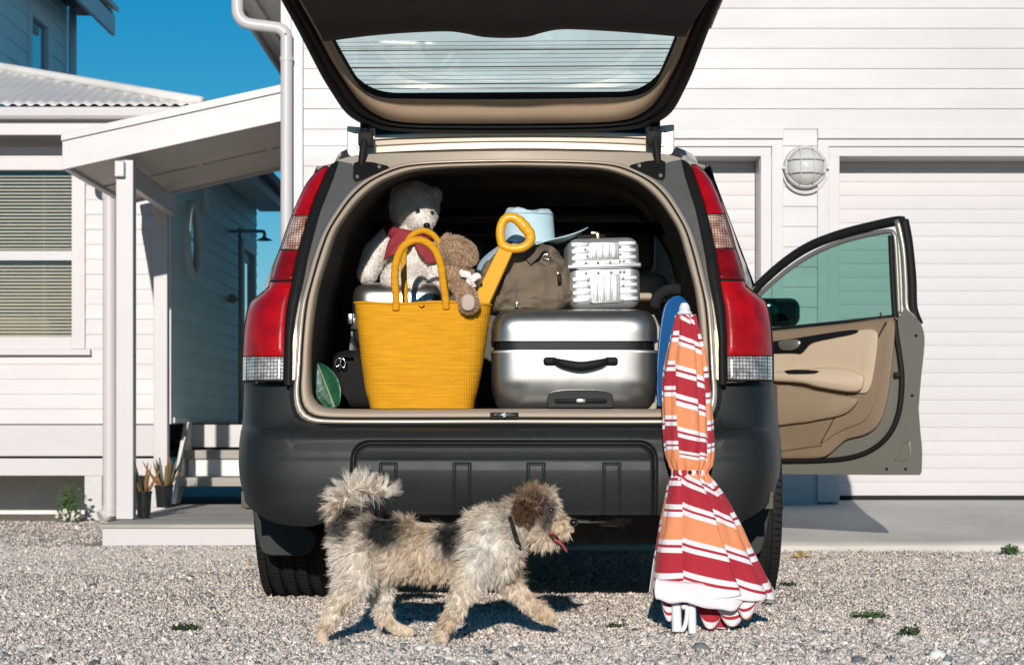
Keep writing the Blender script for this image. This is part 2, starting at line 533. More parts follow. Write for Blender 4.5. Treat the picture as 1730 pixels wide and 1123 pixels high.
def cut(spans, holes):
    out = []
    for a, b in spans:
        segs = [(a, b)]
        for h0, h1 in holes:
            nx = []
            for s0, s1 in segs:
                if h1 <= s0 or h0 >= s1: nx.append((s0, s1)); continue
                if h0 > s0: nx.append((s0, h0))
                if h1 < s1: nx.append((h1, s1))
            segs = nx
        out += segs
    return out

def boxpart(parent, name, mat, x0, x1, y0, y1, z0, z1, bevel=.002):
    return MB().box(min(x0, x1), max(x0, x1), min(y0, y1), max(y0, y1), min(z0, z1), max(z0, z1)).build(name, mat, parent, bevel=bevel)

# ------------------------------------------------------------------ garage
GD = 11.2
def gx(px): return WX(px, GD)
def gz(py): return WZ(py, GD)
GX0, GX1 = gx(475), 5.6
GZB, GZT = .150, 3.14
garage = thing('garage', 'white weatherboard garage with two panelled doors behind the car', 'garage', (2.2, GD, .142))
doors_px = [(668, 1284), (1418, 2040)]
def garage():
    g = bpy.data.objects['garage']
    pitch = 34 / (FPX / GD)
    ztop_line = gz(9.5)
    z0 = ztop_line
    while z0 > GZB: z0 -= pitch
    opn = [(gx(a) - .125, gx(b) + .125) for a, b in doors_px]
    head = gz(219)
    def spans(zl, zh):
        base = [(gx(513), GX1 - .1)]
        if zl < head - 1e-3: return cut(base, opn)
        return base
    # courses split at the door heads so that no board crosses a casing
    z = max(z0, GZB)
    courses(g, 'weatherboard', MATS['white_paint'], spans, z0 if z0 >= GZB else z0 + pitch - pitch, head, pitch, GD)
    courses(g, 'weatherboard', MATS['white_paint'], spans, head, GZT + .5, pitch, GD)
    # backing, side walls, roof
    bk = MB()
    holes = [(gx(a) - .06, gx(b) + .06) for a, b in doors_px]
    for a, b in cut([(GX0 + .02, GX1)], holes): bk.box(a, b, GD + .021, GD + .12, .0, GZT + .62)
    for a, b in holes: bk.box(a, b, GD + .021, GD + .12, gz(262) + .02, GZT + .62)
    bk.build('wall', MATS['white_trim'], g)
    boxpart(g, 'side_wall', MATS['white_paint'], GX0 + .02, GX0 + .1, GD + .122, GD + 8, 0, GZT + .02)
    boxpart(g, 'side_wall', MATS['white_paint'], GX1 - .1, GX1, GD + .122, GD + 8, 0, GZT + .02)
    boxpart(g, 'corner_board', MATS['white_trim'], gx(493), gx(513) - .002, GD - .028, GD + .05, GZB, GZT)
    boxpart(g, 'corner_board', MATS['white_trim'], GX0, gx(493) - .002, GD - .022, GD + .05, GZB, GZT)
    # eave along the left side: soffit, battens, fascia, gutter
    ex = GX0 - .40
    boxpart(g, 'soffit', MATS['soffit_paint'], ex + .02, GX0 + .018, GD - .03, GD + 8, GZT + .022, GZT + .045)
    for k, xx in enumerate((.10, .25)):
        boxpart(g, 'soffit_batten', MATS['soffit_paint'], ex + xx, ex + xx + .035, GD - .03, GD + 8, GZT - .005, GZT + .02)
    boxpart(g, 'fascia', MATS['white_trim'], ex - .004, ex + .018, GD - .05, GD + 8, GZT - .02, GZT + .14)
    rf = MB()
    ridge = (GX0 + GX1) / 2
    rf.prism([(ex - .05, GD - .06, GZT + .15), (ridge, GD - .06, GZT + 1.7), (GX1 + .45, GD - .06, GZT + .15), (GX1 + .45, GD - .06, GZT + .21), (ridge, GD - .06, GZT + 1.78), (ex - .05, GD - .06, GZT + .21)], (0, 8.2, 0))
    rf.build('roof', MATS['corrugated'], g)
    gb = MB().prism([(GX0, GD + .03, GZT + .62), (GX1, GD + .03, GZT + .62), (ridge, GD + .03, GZT + 1.66)], (0, .09, 0))
    gb.build('gable_wall', MATS['white_trim'], g)
    # downpipe with swan neck
    path = spline([W(401, -75, GD - .075), W(401, 5, GD - .075), W(404, 28, GD - .075), W(418, 40, GD - .075), W(450, 45, GD - .075), W(473, 49, GD - .075), W(483, 60, GD - .075), W(484, 82, GD - .075), W(484, 300, GD - .075), W(484, 842, GD - .075)], 6)
    dp = MB().tube(path, .033, 14).build('downpipe', MATS['white_trim'], g, smooth=True, angle=60)
    for py in (100, 420):
        p = W(484, py, GD - .075)
        MB().lathe([(.033, -.012), (.0365, -.012), (.0365, .012), (.033, .012)], p, n=16).build('pipe_clip', MATS['white_trim'], dp, smooth=True, angle=40)
        MB().box(p.x - .03, p.x + .042, p.y + .036, p.y + .05, p.z - .01, p.z + .01).build('pipe_bracket', MATS['white_trim'], dp)
    for py in (33, 46):
        pass
    # doors
    for di, (a, b) in enumerate(doors_px):
        xa, xb = gx(a), gx(b)
        zt = gz(265)
        REC = .21
        fr = MB()
        casing = [('outer', .125, .062, .030), ('inner', .0615, .002, .020)]
        for nm, o0, o1, pr in casing:
            boxpart(g, 'door_casing', MATS['white_trim'], xa - o0, xa - o1, GD - pr, GD + .02, GZB, zt + o1)
            boxpart(g, 'door_casing', MATS['white_trim'], xb + o1, xb + o0, GD - pr, GD + .02, GZB, zt + o1)
        boxpart(g, 'door_head', MATS['white_trim'], xa - .125, xb + .125, GD - .045, GD + .02, gz(236), head - .001)
        boxpart(g, 'door_head', MATS['white_trim'], xa - .1235, xb + .1235, GD - .028, GD + .02, gz(249) + .001, gz(236) - .003)
        boxpart(g, 'door_head', MATS['white_trim'], xa - .0605, xb + .0605, GD - .018, GD + .02, zt + .001, gz(249) - .002)
        # jamb reveals
        for x0, x1 in ((xa - .05, xa), (xb, xb + .05)):
            boxpart(g, 'door_jamb', MATS['white_trim'], x0, x1, GD + .0205, GD + REC + .04, GZB - .02, zt + .02)
        boxpart(g, 'door_jamb', MATS['white_trim'], xa + .001, xb - .001, GD + .0205, GD + REC + .04, zt, zt + .05)
        door = MB().box(xa + .002, xb - .002, GD + REC + .03, GD + REC + .05, GZB + .02, zt + .01).build('garage_door', MATS['white_door'], g)
        dk = 0
        dp_ = GD + REC
        z = gz(845) + .02
        pit = 23.0 / (FPX / dp_)
        while z < zt:
            z1 = min(z + pit, zt + .005)
            sec = [(dp_ + .002, z + .0002), (dp_ + .0004, z + .0016), (dp_, z + .010), (dp_, z1 - .008), (dp_ + .0003, z1 - .0016), (dp_ + .002, z1 - .0002), (dp_ + .028, z1 - .0005), (dp_ + .028, z + .0005)]
            MB().prism([(xa + .004, p, q) for p, q in sec], (xb - xa - .008, 0, 0)).build('door_panel', MATS['white_door'], door, smooth=True, angle=35)
            z = z1
        boxpart(door, 'rubber_strip', MATS['rubber'], xa + .004, xb - .004, dp_ + .004, dp_ + .028, GZB - .01, gz(845) + .018)
garage()

def bulkhead():
    c = W(1359, 284, GD)
    r = .108
    t = thing('wall_lamp', 'round white caged lamp on the wall between the garage doors', 'lamp', (c.x, GD - .016, c.z))
    MB().lathe([(0, 0), (r * 1.10, 0), (r * 1.12, -.012), (r * 1.08, -.03), (r * .97, -.034), (r * .95, -.03), (0, -.03)], (c.x, GD - .018, c.z), (0, 1, 0), 40).build('base', MATS['white_trim'], t, smooth=True, angle=40)
    MB().lathe([(r * .94, -.03), (r * .92, -.045), (r * .80, -.072), (r * .55, -.092), (r * .28, -.101), (.001, -.104)], (c.x, GD - .018, c.z), (0, 1, 0), 40).build('diffuser', pm('frosted', (.56, .55, .52), .12, spec=.6, var=.05, vscale=8, coat=.6), t, smooth=True)
    def arc(fn):
        return [fn(a) for a in np.linspace(-1, 1, 21)]
    for off in (-.34, .34):
        def fv(a, off=off):
            h = r * math.sqrt(1 - off * off)
            zz = h * a; rr = math.hypot(off * r, zz) / r
            return Vector((c.x + off * r, GD - .018 - .036 - .078 * math.sqrt(max(0, 1 - rr ** 2.2)), c.z + zz))
        MB().tube(arc(fv), .0034, 6).build('cage_bar', MATS['white_trim'], t, smooth=True)
        def fh(a, off=off):
            h = r * math.sqrt(1 - off * off)
            xx = h * a; rr = math.hypot(off * r, xx) / r
            return Vector((c.x + xx, GD - .018 - .040 - .078 * math.sqrt(max(0, 1 - rr ** 2.2)), c.z + off * r))
        MB().tube(arc(fh), .0034, 6).build('cage_bar', MATS['white_trim'], t, smooth=True)
    ring = [Vector((c.x + r * 1.0 * math.cos(a), GD - .052, c.z + r * 1.0 * math.sin(a))) for a in np.linspace(0, 2 * math.pi, 48, endpoint=False)]
    MB().tube(ring, .006, 8, closed=True).build('cage_ring', MATS['white_trim'], t, smooth=True)
    lip = [Vector((c.x + r * 1.13 * math.cos(a), GD - .03, c.z - .022 + r * 1.13 * math.sin(a))) for a in np.linspace(R(195), R(345), 24)]
    MB().tube(lip, .007, 8).build('lower_lip', MATS['white_trim'], t, smooth=True)
    for sx in (-1, 1):
        MB().lathe([(0, -.05), (.008, -.05), (.008, -.03), (0, -.03)], (c.x + sx * r * 1.13, GD - .012, c.z - .005), (0, 1, 0), 12).build('screw', MATS['white_trim'], t, smooth=True, angle=40)
bulkhead()

# ------------------------------------------------------------------ weatherboard house on the left
HD, HXC = 13.6, WX(287, 13.6)
HYB = 18.15
def house():
    h = thing('weatherboard_house', 'white weatherboard house with corrugated roof left of the car', 'house', (-4.5, HD, -.066))
    s = FPX / HD
    def hx(px): return WX(px, HD)
    def hz(py): return WZ(py, HD)
    HX0 = -7.5
    wx0, wx1 = hx(-190), hx(145)
    win_z0, win_z1 = hz(590), hz(262)
    zlo, zhi = hz(716), hz(225)
    def spans(zl, zh):
        base = [(HX0, HXC - .042)]
        if zh > win_z0 + 1e-3 and zl < win_z1 - 1e-3: return cut(base, [(wx0, wx1)])
        return base
    courses(h, 'weatherboard', MATS['white_paint'], spans, zlo, win_z0, (win_z0 - zlo) / 5, HD)
    courses(h, 'weatherboard', MATS['white_paint'], spans, win_z0, win_z1, (win_z1 - win_z0) / 13, HD)
    courses(h, 'weatherboard', MATS['white_paint'], spans, win_z1, zhi + .1, .1, HD)
    boxpart(h, 'lower_board', MATS['white_paint'], HX0, HXC - .01, HD - .012, HD + .03, hz(770), hz(720))
    boxpart(h, 'floor_beam', MATS['white_paint'], HX0, HXC - .01, HD + .006, HD + .09, hz(803), hz(774))
    bk = MB()
    wa, wb = hx(-170), hx(128)
    bk.box(HX0, wa, HD + .021, HD + .1, hz(790), zhi + .15); bk.box(wb, HXC - .03, HD + .021, HD + .1, hz(770), zhi + .15)
    bk.box(wa, wb, HD + .021, HD + .1, hz(770), hz(588)); bk.box(wa, wb, HD + .021, HD + .1, hz(280), zhi + .15)
    bk.build('wall', MATS['white_trim'], h)
    boxpart(h, 'crawl_space_wall', MATS['aged_white'], HX0, HXC - .2, HD + .93, HD + .99, -.12, .55)
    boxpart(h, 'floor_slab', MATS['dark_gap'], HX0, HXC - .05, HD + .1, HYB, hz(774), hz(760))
    boxpart(h, 'corner_board', MATS['white_trim'], HXC - .040, HXC + .012, HD - .022, HD + .05, zlo, zhi + .1)
    # pier
    boxpart(h, 'pier', MATS['pier_concrete'], hx(143), hx(173), HD - .01, HD + .12, -.1, hz(803) - .001, .006)
    boxpart(h, 'pier', MATS['pier_concrete'], hx(-260), hx(-230), HD - .01, HD + .12, -.1, hz(803) - .001, .006)
    boxpart(h, 'pier', MATS['pier_concrete'], HXC - .16, HXC - .03, HD - .01, HD + .12, -.1, hz(803) - .001, .006)
    # sash window
    w = boxpart(h, 'window', MATS['white_trim'], wx1 - .09, wx1, HD - .03, HD + .03, win_z0 + .002, win_z1 - .002, .003)
    boxpart(w, 'casing', MATS['white_trim'], wx0, wx0 + .09, HD - .03, HD + .03, win_z0 + .002, win_z1 - .002)
    boxpart(w, 'casing', MATS['white_trim'], wx0 + .0905, wx1 - .0905, HD - .028, HD + .03, hz(288), win_z1 - .003)
    boxpart(w, 'casing', MATS['white_trim'], wx0 - .03, wx1 + .02, HD - .05, HD + .02, win_z1 - .001, win_z1 + .05)
    boxpart(w, 'sill', MATS['white_trim'], wx0 - .04, wx1 + .04, HD - .06, HD + .02, hz(600), hz(590))
    boxpart(w, 'casing', MATS['white_trim'], wx0 + .0905, wx1 - .0905, HD - .024, HD + .03, win_z0 + .001, hz(569))
    gx0, gx1 = wx0 + .092, wx1 - .092
    boxpart(w, 'meeting_rail', MATS['white_trim'], gx0, gx1, HD - .012, HD + .03, hz(440), hz(424))
    boxpart(w, 'pane', MATS['house_glass'], gx0, gx1, HD + .012, HD + .016, hz(424) + .001, hz(288) - .001, 0)
    boxpart(w, 'pane', MATS['house_glass'], gx0, gx1, HD + .020, HD + .024, hz(569) + .001, hz(440) - .001, 0)
    # venetian blind
    z = hz(566); k = 0
    while z < hz(292):
        m = MB()
        m.prism([(gx0 + .01, HD + .052, z - .0070), (gx0 + .01, HD + .064, z - .0005), (gx0 + .01, HD + .076, z + .0055), (gx0 + .01, HD + .076, z + .0068), (gx0 + .01, HD + .064, z + .0008), (gx0 + .01, HD + .052, z - .0058)], (gx1 - gx0 - .02, 0, 0))
        m.build('blind_slat', MATS['blind'], w)
        z += .0235; k += 1
    for xx in (.25, .62, .95):
        MB().box(gx0 + xx, gx0 + xx + .002, HD + .062, HD + .064, hz(566), hz(290)).build('blind_cord', MATS['blind'], w)
    # dim room with a bed seen below
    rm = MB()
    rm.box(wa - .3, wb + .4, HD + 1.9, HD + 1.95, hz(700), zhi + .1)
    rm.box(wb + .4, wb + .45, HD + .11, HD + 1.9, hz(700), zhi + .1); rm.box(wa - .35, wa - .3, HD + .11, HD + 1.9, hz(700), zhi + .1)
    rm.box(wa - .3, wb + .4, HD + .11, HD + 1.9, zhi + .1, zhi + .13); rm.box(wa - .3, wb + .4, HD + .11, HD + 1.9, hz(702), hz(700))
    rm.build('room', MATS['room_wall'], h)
    bd = MB(); bd.rbox((hx(5), HD + .55, hz(553)), (.28, .3, .10), .08, 4)
    bd.build('bed_pillow', pm('pillow', (.55, .47, .38), .9, var=.05), h, smooth=True)
    # eave
    FD = 13.25
    boxpart(h, 'fascia', MATS['white_trim'], HX0 - .3, HXC + .26, FD, FD + .03, WZ(228, FD), WZ(200, FD))
    boxpart(h, 'soffit', MATS['soffit_paint'], HX0 - .3, HXC + .24, FD + .031, HD + .02, WZ(206, FD), WZ(204, FD))
    GU = 13.16
    gt = MB()
    prof = [(GU + .085, WZ(180, GU)), (GU + .01, WZ(180, GU)), (GU, WZ(183, GU)), (GU + .004, WZ(195, GU)), (GU + .02, WZ(200, GU)), (GU + .085, WZ(200, GU))]
    gt.prism([(HX0 - .3, p, q) for p, q in prof], (HXC + .27 - HX0 + .3, 0, 0))
    gt.build('gutter', MATS['white_trim'], h, bevel=.004)
    # corrugated hip roof
    EX = HXC + .27; ez = WZ(178, 13.2); tp = math.tan(R(17))
    rows = []
    for t in np.linspace(0, 2.4, 16):
        row = []
        xr = EX - t
        for x in np.arange(HX0 - .5, EX + .0001, .0127):
            xx = min(x, xr)
            row.append((xx, 13.18 + t, ez + t * tp + .0085 * math.cos((xx) * 2 * math.pi / .076)))
        rows.append(row)
    MB().grid(rows).build('roof', MATS['corrugated'], h, smooth=True, solid=.002)
    # side slope
    rows = []
    for t in np.linspace(0, 2.4, 10):
        rows.append([(EX - t, 13.18 + max(t, yy), ez + t * tp + .0085 * math.cos(yy * 2 * math.pi / .076)) for yy in np.arange(0, HYB + .2 - 13.18, .0127)])
    MB().grid(rows).build('roof', MATS['corrugated'], h, smooth=True, solid=.002)
    hip = [(EX + .01 - t, 13.17 + t, ez + t * tp + .02) for t in np.linspace(0, 2.4, 6)]
    MB().tube(hip, .032, 8).build('hip_cap', MATS['corrugated'], h, smooth=True)
    # side wall in shade
    def sspans(zl, zh):
        base = [(HD + .052, HYB)]
        hol = []
        if zl < 2.16: hol.append((17.15, 18.0))
        return cut(base, hol)
    courses(h, 'weatherboard', MATS['shade_tint_paint'], sspans, hz(712), 2.16, .1, HXC, 'y', 1, .010)
    courses(h, 'weatherboard', MATS['shade_tint_paint'], lambda a, b: [(HD + .052, HYB)], 2.16, 2.72, .1, HXC, 'y', 1, .010)
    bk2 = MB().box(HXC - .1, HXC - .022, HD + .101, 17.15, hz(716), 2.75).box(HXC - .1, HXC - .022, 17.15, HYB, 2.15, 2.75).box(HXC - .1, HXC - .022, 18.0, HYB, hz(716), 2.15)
    bk2.build('side_wall', MATS['shade_tint_trim'], h)
    boxpart(h, 'base_trim', MATS['shade_tint_trim'], HXC - .02, HXC + .03, HD + .052, HYB, hz(714), hz(705))
    boxpart(h, 'rear_wall', MATS['shade_tint_trim'], HX0, HXC - .101, HYB - .1, HYB, .3, 2.75)
    # side door
    dr = boxpart(h, 'door', MATS['shade_tint_trim'], HXC - .06, HXC - .02, 17.18, 17.97, .6, 2.12)
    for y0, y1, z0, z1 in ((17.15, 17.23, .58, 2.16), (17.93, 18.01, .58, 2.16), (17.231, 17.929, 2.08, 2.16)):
        boxpart(h, 'door_frame', MATS['shade_tint_trim'], HXC - .03, HXC + .025, y0, y1, z0, z1)
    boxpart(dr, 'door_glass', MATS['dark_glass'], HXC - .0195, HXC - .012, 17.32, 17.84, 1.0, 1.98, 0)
    # porthole window
    cy, cz, pr = 14.44, WZ(405, 14.42), .285
    MB().lathe([(pr * .80, .012), (pr * .80, .035), (pr * .84, .048), (pr * .95, .048), (pr, .038), (pr, .004)], (HXC, cy, cz), (1, 0, 0), 48, closed=False).build('porthole_frame', MATS['shade_tint_trim'], h, smooth=True, angle=40)
    MB().lathe([(.001, .017), (pr * .81, .017)], (HXC, cy, cz), (1, 0, 0), 48).build('porthole_pane', pm('porthole_glass', (.30, .31, .27), .08, spec=.7), h, smooth=True)
    # eave bracket
    boxpart(h, 'eave_bracket', MATS['shade_tint_trim'], HXC + .012, HXC + .06, 14.95, 15.0, WZ(362, 15), WZ(300, 15))
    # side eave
    boxpart(h, 'side_soffit', MATS['shade_tint_trim'], HXC + .02, EX - .03, HD + .02, HYB + .15, ez - .16, ez - .14)
    boxpart(h, 'side_fascia', MATS['shade_tint_trim'], EX - .028, EX - .004, FD + .04, HYB + .15, ez - .17, ez - .01)
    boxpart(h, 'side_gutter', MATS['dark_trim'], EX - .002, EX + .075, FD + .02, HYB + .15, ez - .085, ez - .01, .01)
    # downpipe at the front corner
    D2 = 13.42
    path = spline([W(150, 283, 13.26), W(152, 293, 13.28), W(163, 299, 13.34), W(176, 303, D2), W(185, 312, D2), W(185.5, 330, D2), W(185.5, 600, D2), W(185.5, 850, D2), W(185, 862, D2), W(179, 869, D2), W(170, 874, D2 - .02)], 6)
    dp = MB().tube(path, .047, 16).build('downpipe', MATS['white_trim'], h, smooth=True, angle=60)
    for py in (331, 858):
        p = W(185.5, py, D2)
        MB().lathe([(.047, -.02), (.0515, -.02), (.0515, .02), (.047, .02)], p, n=20).build('pipe_joint', MATS['white_trim'], dp, smooth=True, angle=40)
    p = W(185.5, 331, D2)
    MB().box(p.x + .05, p.x + .07, p.y - .01, p.y + .19, p.z - .012, p.z + .012).build('pipe_bracket', MATS['white_trim'], dp)
house()

def shower():
    t = thing('outdoor_shower', 'dark outdoor shower arm by the shaded house wall', 'shower', (WX(405, 16.4), 16.4, .57))
    mt = pm('shower_metal', (.22, .28, .30), .5, metal=.0)
    z1 = WZ(391, 16.4)
    x0 = WX(405, 16.4)
    MB().tube([(x0, 16.4, .57), (x0, 16.4, z1 + .03)], .011, 10).build('riser_pipe', mt, t, smooth=True)
    x1 = WX(447, 16.4)
    MB().tube(spline([(WX(388, 16.4), 16.38, z1), (x0, 16.38, z1), (x1 - .03, 16.38, z1), (x1, 16.38, z1 - .015), (x1, 16.38, z1 - .045)], 5), .014, 8).build('arm', mt, t, smooth=True)
    MB().lathe([(.012, 0), (.02, -.01), (.06, -.03), (.068, -.036), (.0, -.036)], (x1, 16.38, z1 - .04), n=20).build('shower_head', mt, t, smooth=True, angle=40)
    zt = WZ(505, 16.4)
    MB().lathe([(0, -.05), (.03, -.05), (.038, -.04), (.038, -.02), (.015, -.015), (.015, 0.02)], (WX(394, 16.4), 16.38, zt), (0, 1, 0), 14).build('tap', mt, t, smooth=True, angle=40)
    MB().tube([(WX(394, 16.4), 16.4, zt), (x0, 16.4, zt)], .01, 8).build('tap_pipe', mt, t, smooth=True)
shower()

def tall_house():
    XS = -4.6
    t = thing('two_storey_house', 'tall shaded blue house behind the corrugated roof at top left', 'house', (-6.5, 18, 0))
    def sp(zl, zh):
        base = [(15.0, 20.7)]
        y0, y1 = 4.6 * FPX / (CX - 45), 4.6 * FPX / (CX - 82)
        if zl < 4.55: return cut(base, [(y0, y1)])
        return base
    courses(t, 'weatherboard', MATS['shade_tint_paint'], sp, 2.9, 5.2, .17, XS, 'y', 1, .016)
    boxpart(t, 'wall', MATS['shade_tint_trim'], XS - 4, XS - .022, 15, 20.7, 0, 5.2)
    y0, y1 = 4.6 * FPX / (CX - 45), 4.6 * FPX / (CX - 82)
    w = boxpart(t, 'window', MATS['shade_tint_trim'], XS - .02, XS + .03, y0, y0 + .12, 2.9, 4.60)
    boxpart(w, 'frame', MATS['shade_tint_trim'], XS - .02, XS + .03, y1 - .12, y1, 2.9, 4.60)
    boxpart(w, 'frame', MATS['shade_tint_trim'], XS - .02, XS + .032, y0 + .121, y1 - .121, 4.48, 4.60)
    boxpart(w, 'frame', MATS['shade_tint_trim'], XS - .02, XS + .02, y0 + .121, y1 - .121, 3.75, 3.81)
    boxpart(w, 'pane', MATS['dark_glass'], XS - .02, XS - .01, y0 + .121, y1 - .121, 2.9, 4.478, 0)
    boxpart(t, 'corner_board', MATS['shade_tint_trim'], XS - .1, XS + .022, 20.60, 20.72, 2.9, 4.9)
    # projecting eave at the far corner
    ez = WZ(20, 20.3)
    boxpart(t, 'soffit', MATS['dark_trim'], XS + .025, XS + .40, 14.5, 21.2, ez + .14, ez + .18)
    boxpart(t, 'fascia', MATS['shade_tint_trim'], XS + .37, XS + .41, 14.5, 21.25, ez - .06, ez + .139)
    rf = MB().prism([(XS + .45, 14.5, ez + .185), (XS - 2.2, 14.5, ez + 1.3), (XS - 4.6, 14.5, ez + .185), (XS - 4.6, 14.5, ez + .24), (XS - 2.2, 14.5, ez + 1.36), (XS + .45, 14.5, ez + .24)], (0, 6.75, 0))
    rf.build('roof', MATS['corrugated'], t)
    MB().tube([(XS + .06, 20.78, 2.9), (XS + .06, 20.78, ez + .13)], .045, 10).build('downpipe', MATS['shade_tint_trim'], t, smooth=True)
tall_house()

# ------------------------------------------------------------------ porch: canopy, posts, deck, steps
def porch():
    CD0, CD1 = 11.3, 13.1
    p = thing('porch_canopy', 'white sloping porch canopy on square posts between house and garage', 'canopy', (-1.9, 12.2, .045))
    xl, xr = WX(105, CD0), GX0 - .006
    sl = (WZ(205, CD0) - WZ(277, CD0)) / (WX(475, CD0) - WX(150, CD0))
    zb = lambda x: WZ(277, CD0) + sl * (x - WX(150, CD0))
    def slopebox(name, mat, x0, x1, y0, y1, dz0, dz1, parent=p, bev=.003):
        m = MB()
        m.prism([(x0, y0, zb(x0) + dz0), (x1, y0, zb(x1) + dz0), (x1, y0, zb(x1) + dz1), (x0, y0, zb(x0) + dz1)], (0, y1 - y0, 0))
        return m.build(name, mat, parent, bevel=bev)
    slopebox('fascia', MATS['white_trim'], xl, xr, CD0, CD0 + .035, 0, .158)
    slopebox('flashing', MATS['white_trim'], xl - .004, xr, CD0 - .012, CD0 + .05, .161, .205)
    slopebox('rear_fascia', MATS['white_trim'], xl, xr, CD1, CD1 + .035, -.0, .158)
    slopebox('roof_sheet', MATS['corrugated'], xl - .01, xr, CD0 + .052, CD1 + .06, .165, .185)
    ym = CD0 + 1.02
    slopebox('soffit', MATS['soffit_paint'], xl + .031, xr, CD0 + .036, ym - .035, .020, .034)
    slopebox('soffit', MATS['soffit_paint'], xl + .031, xr, ym + .035, CD1 - .001, .020, .034)
    slopebox('soffit_backing', MATS['soffit_paint'], xl + .031, xr, ym - .10, ym + .10, .075, .085)
    for x in (-2.35, -1.93, -1.50):
        slopebox('purlin', MATS['soffit_paint'], x, x + .04, ym - .034, ym + .034, .018, .074)
    slopebox('end_fascia', MATS['white_trim'], xl, xl + .03, CD0 + .036, CD1 - .001, 0, .134)
    # posts
    D1 = 11.35
    s1 = FPX / D1
    x0, x1 = WX(196, D1), WX(225, D1)
    boxpart(p, 'post', MATS['white_trim'], x0, x1, D1 - .002 + .0, D1 + .095, .047, zb(x0) - .003, .004)
    boxpart(p, 'post_bracket', MATS['white_trim'], WX(196, D1), WX(212, D1), D1 - .045, D1 - .004, WZ(300, D1), zb(x0) - .012, .006)
    D2 = 13.06
    a0, a1 = WX(262, D2), WX(285, D2)
    boxpart(p, 'post', MATS['white_trim'], a0, a1, D2 - .055, D2 + .035, .047, zb(a0) + .05, .004)
    # side plate joining the two post tops
    m = MB()
    m.prism([(x0 + .02, D1 + .096, zb(x0) - .13), (x0 + .02, D2 - .056, zb(a0) - .13), (x0 + .02, D2 - .056, zb(a0) - .003), (x0 + .02, D1 + .096, zb(x0) - .003)], (.045, 0, 0))
    m.build('side_plate', MATS['white_trim'], p, bevel=.003)

    dk = thing('porch_deck', 'low grey timber deck with white front board left of the car', 'deck', (-1.75, 12.1, -.066))
    dx0, dx1, dy0, dy1 = WX(172, 10.82), GX0 - .01, 10.82, 13.5
    boxpart(dk, 'front_board', MATS['white_trim'], dx0, dx1, dy0 + .012, dy0 + .04, -.09, .022, .003)
    boxpart(dk, 'side_board', MATS['white_trim'], dx0, dx0 + .03, dy0 + .041, dy1, -.09, .021, .003)
    n = 22
    wdt = (dy1 - dy0) / n
    for k in range(n):
        boxpart(dk, 'plank', MATS['weathered_wood'], dx0 - .012, dx1 - .004 * random.random(), dy0 + k * wdt, dy0 + (k + 1) * wdt - .005, .023, .045 - .0015 * random.random(), .003)
    st = thing('porch_steps', 'short grey timber steps up to the landing behind the car', 'steps', (-1.8, 13.9, .045))
    sx0, sx1 = WX(302, 13.6), -1.35
    zt = [(13.56, .223), (13.86, .403)]
    for y, z in zt:
        boxpart(st, 'tread', MATS['weathered_wood'], sx0, sx1, y, y + .31, z - .06, z, .006)
    boxpart(st, 'riser', MATS['aged_white'], sx0 + .02, sx1, 13.89, 13.91, .225, .341)
    boxpart(st, 'landing_board', MATS['white_paint'], sx0 - .03, sx1, 14.18, 14.21, .42, .579, .003)
    boxpart(st, 'landing', MATS['weathered_wood'], sx0 - .02, sx1, 14.212, 18.0, .545, .578, .003)
    m = MB()
    m.prism([(sx0 - .045, 13.50, .047), (sx0 - .045, 13.70, .047), (sx0 - .045, 14.22, .42), (sx0 - .045, 14.22, .60), (sx0 - .045, 14.10, .60)], (.04, 0, 0))
    m.build('stringer', MATS['aged_white'], st)
    # a thin post between the step and the wall
porch()
# ------------------------------------------------------------------ the car (built from its rear outline, then along its length)
YAW = .034
CF = Vector((math.sin(YAW), math.cos(YAW), 0)); CR = Vector((math.cos(YAW), -math.sin(YAW), 0)); CC = Vector((0, 6.58, 0))
def CL(u, d, z):
    p = CC + CR * u + CF * (d - 6.58); return Vector((p.x, p.y, z))
def mir(p):
    p = Vector(p); return p - CR * (2 * (p - CC).dot(CR))
def cent(p):
    return p - CR * ((p - CC).dot(CR))
def D(py):
    return interp(py, [200, 262, 300, 350, 400, 450, 500, 560, 600, 645, 720], [6.46, 6.38, 6.29, 6.19, 6.11, 6.05, 6.01, 5.985, 5.975, 5.965, 5.955])

pm('paint', (.52, .445, .365), .34, metal=.3, var=.02, vscale=3, coat=.6, rvar=.04)
pm('paint_dark', (.46, .42, .36), .26, metal=.8, var=.04, coat=.4)
pm('bumper_plastic', (.0150, .0168, .0165), .46, var=.2, vscale=4, bump=.3, bscale=420, rvar=.10, spec=.34, detail=8)
pm('flap_plastic', (.030, .033, .033), .55, var=.15, vscale=8, bump=.25, bscale=300, spec=.25)
pm('black_gloss', (.008, .008, .009), .25, spec=.3, coat=.1)
pm('seal', (.010, .010, .010), .6, spec=.2)
pm('beige_trim', (.40, .32, .245), .55, var=.04, vscale=10, bump=.25, bscale=500)
pm('tan_lining', (.36, .255, .17), .6, var=.05, vscale=8, bump=.3, bscale=300)
pm('brown_lining', (.035, .031, .028), .8, var=.1, vscale=8, bump=.2, bscale=400)
pm('cabin_dark', (.105, .092, .075), .85, var=.2, vscale=10, spec=.2)
pm('carpet', (.20, .165, .125), .95, var=.15, vscale=40, bump=.5, bscale=600)
pm('seat_tan', (.46, .39, .30), .65, var=.06, vscale=12, bump=.25, bscale=200)
pm('lens_red', (.24, .002, .004), .35, col2=(.50, .003, .007), vscale=13, bump=.25, bscale=90, coat=.22, spec=.25)
pm('lens_red_dark', (.11, .002, .004), .35, col2=(.27, .003, .006), vscale=20, bump=.25, bscale=90, coat=.22, spec=.25)
glassmat('screen_glass', (.55, .71, .74), .07)
glassmat('door_glass', (.50, .70, .65), .05)

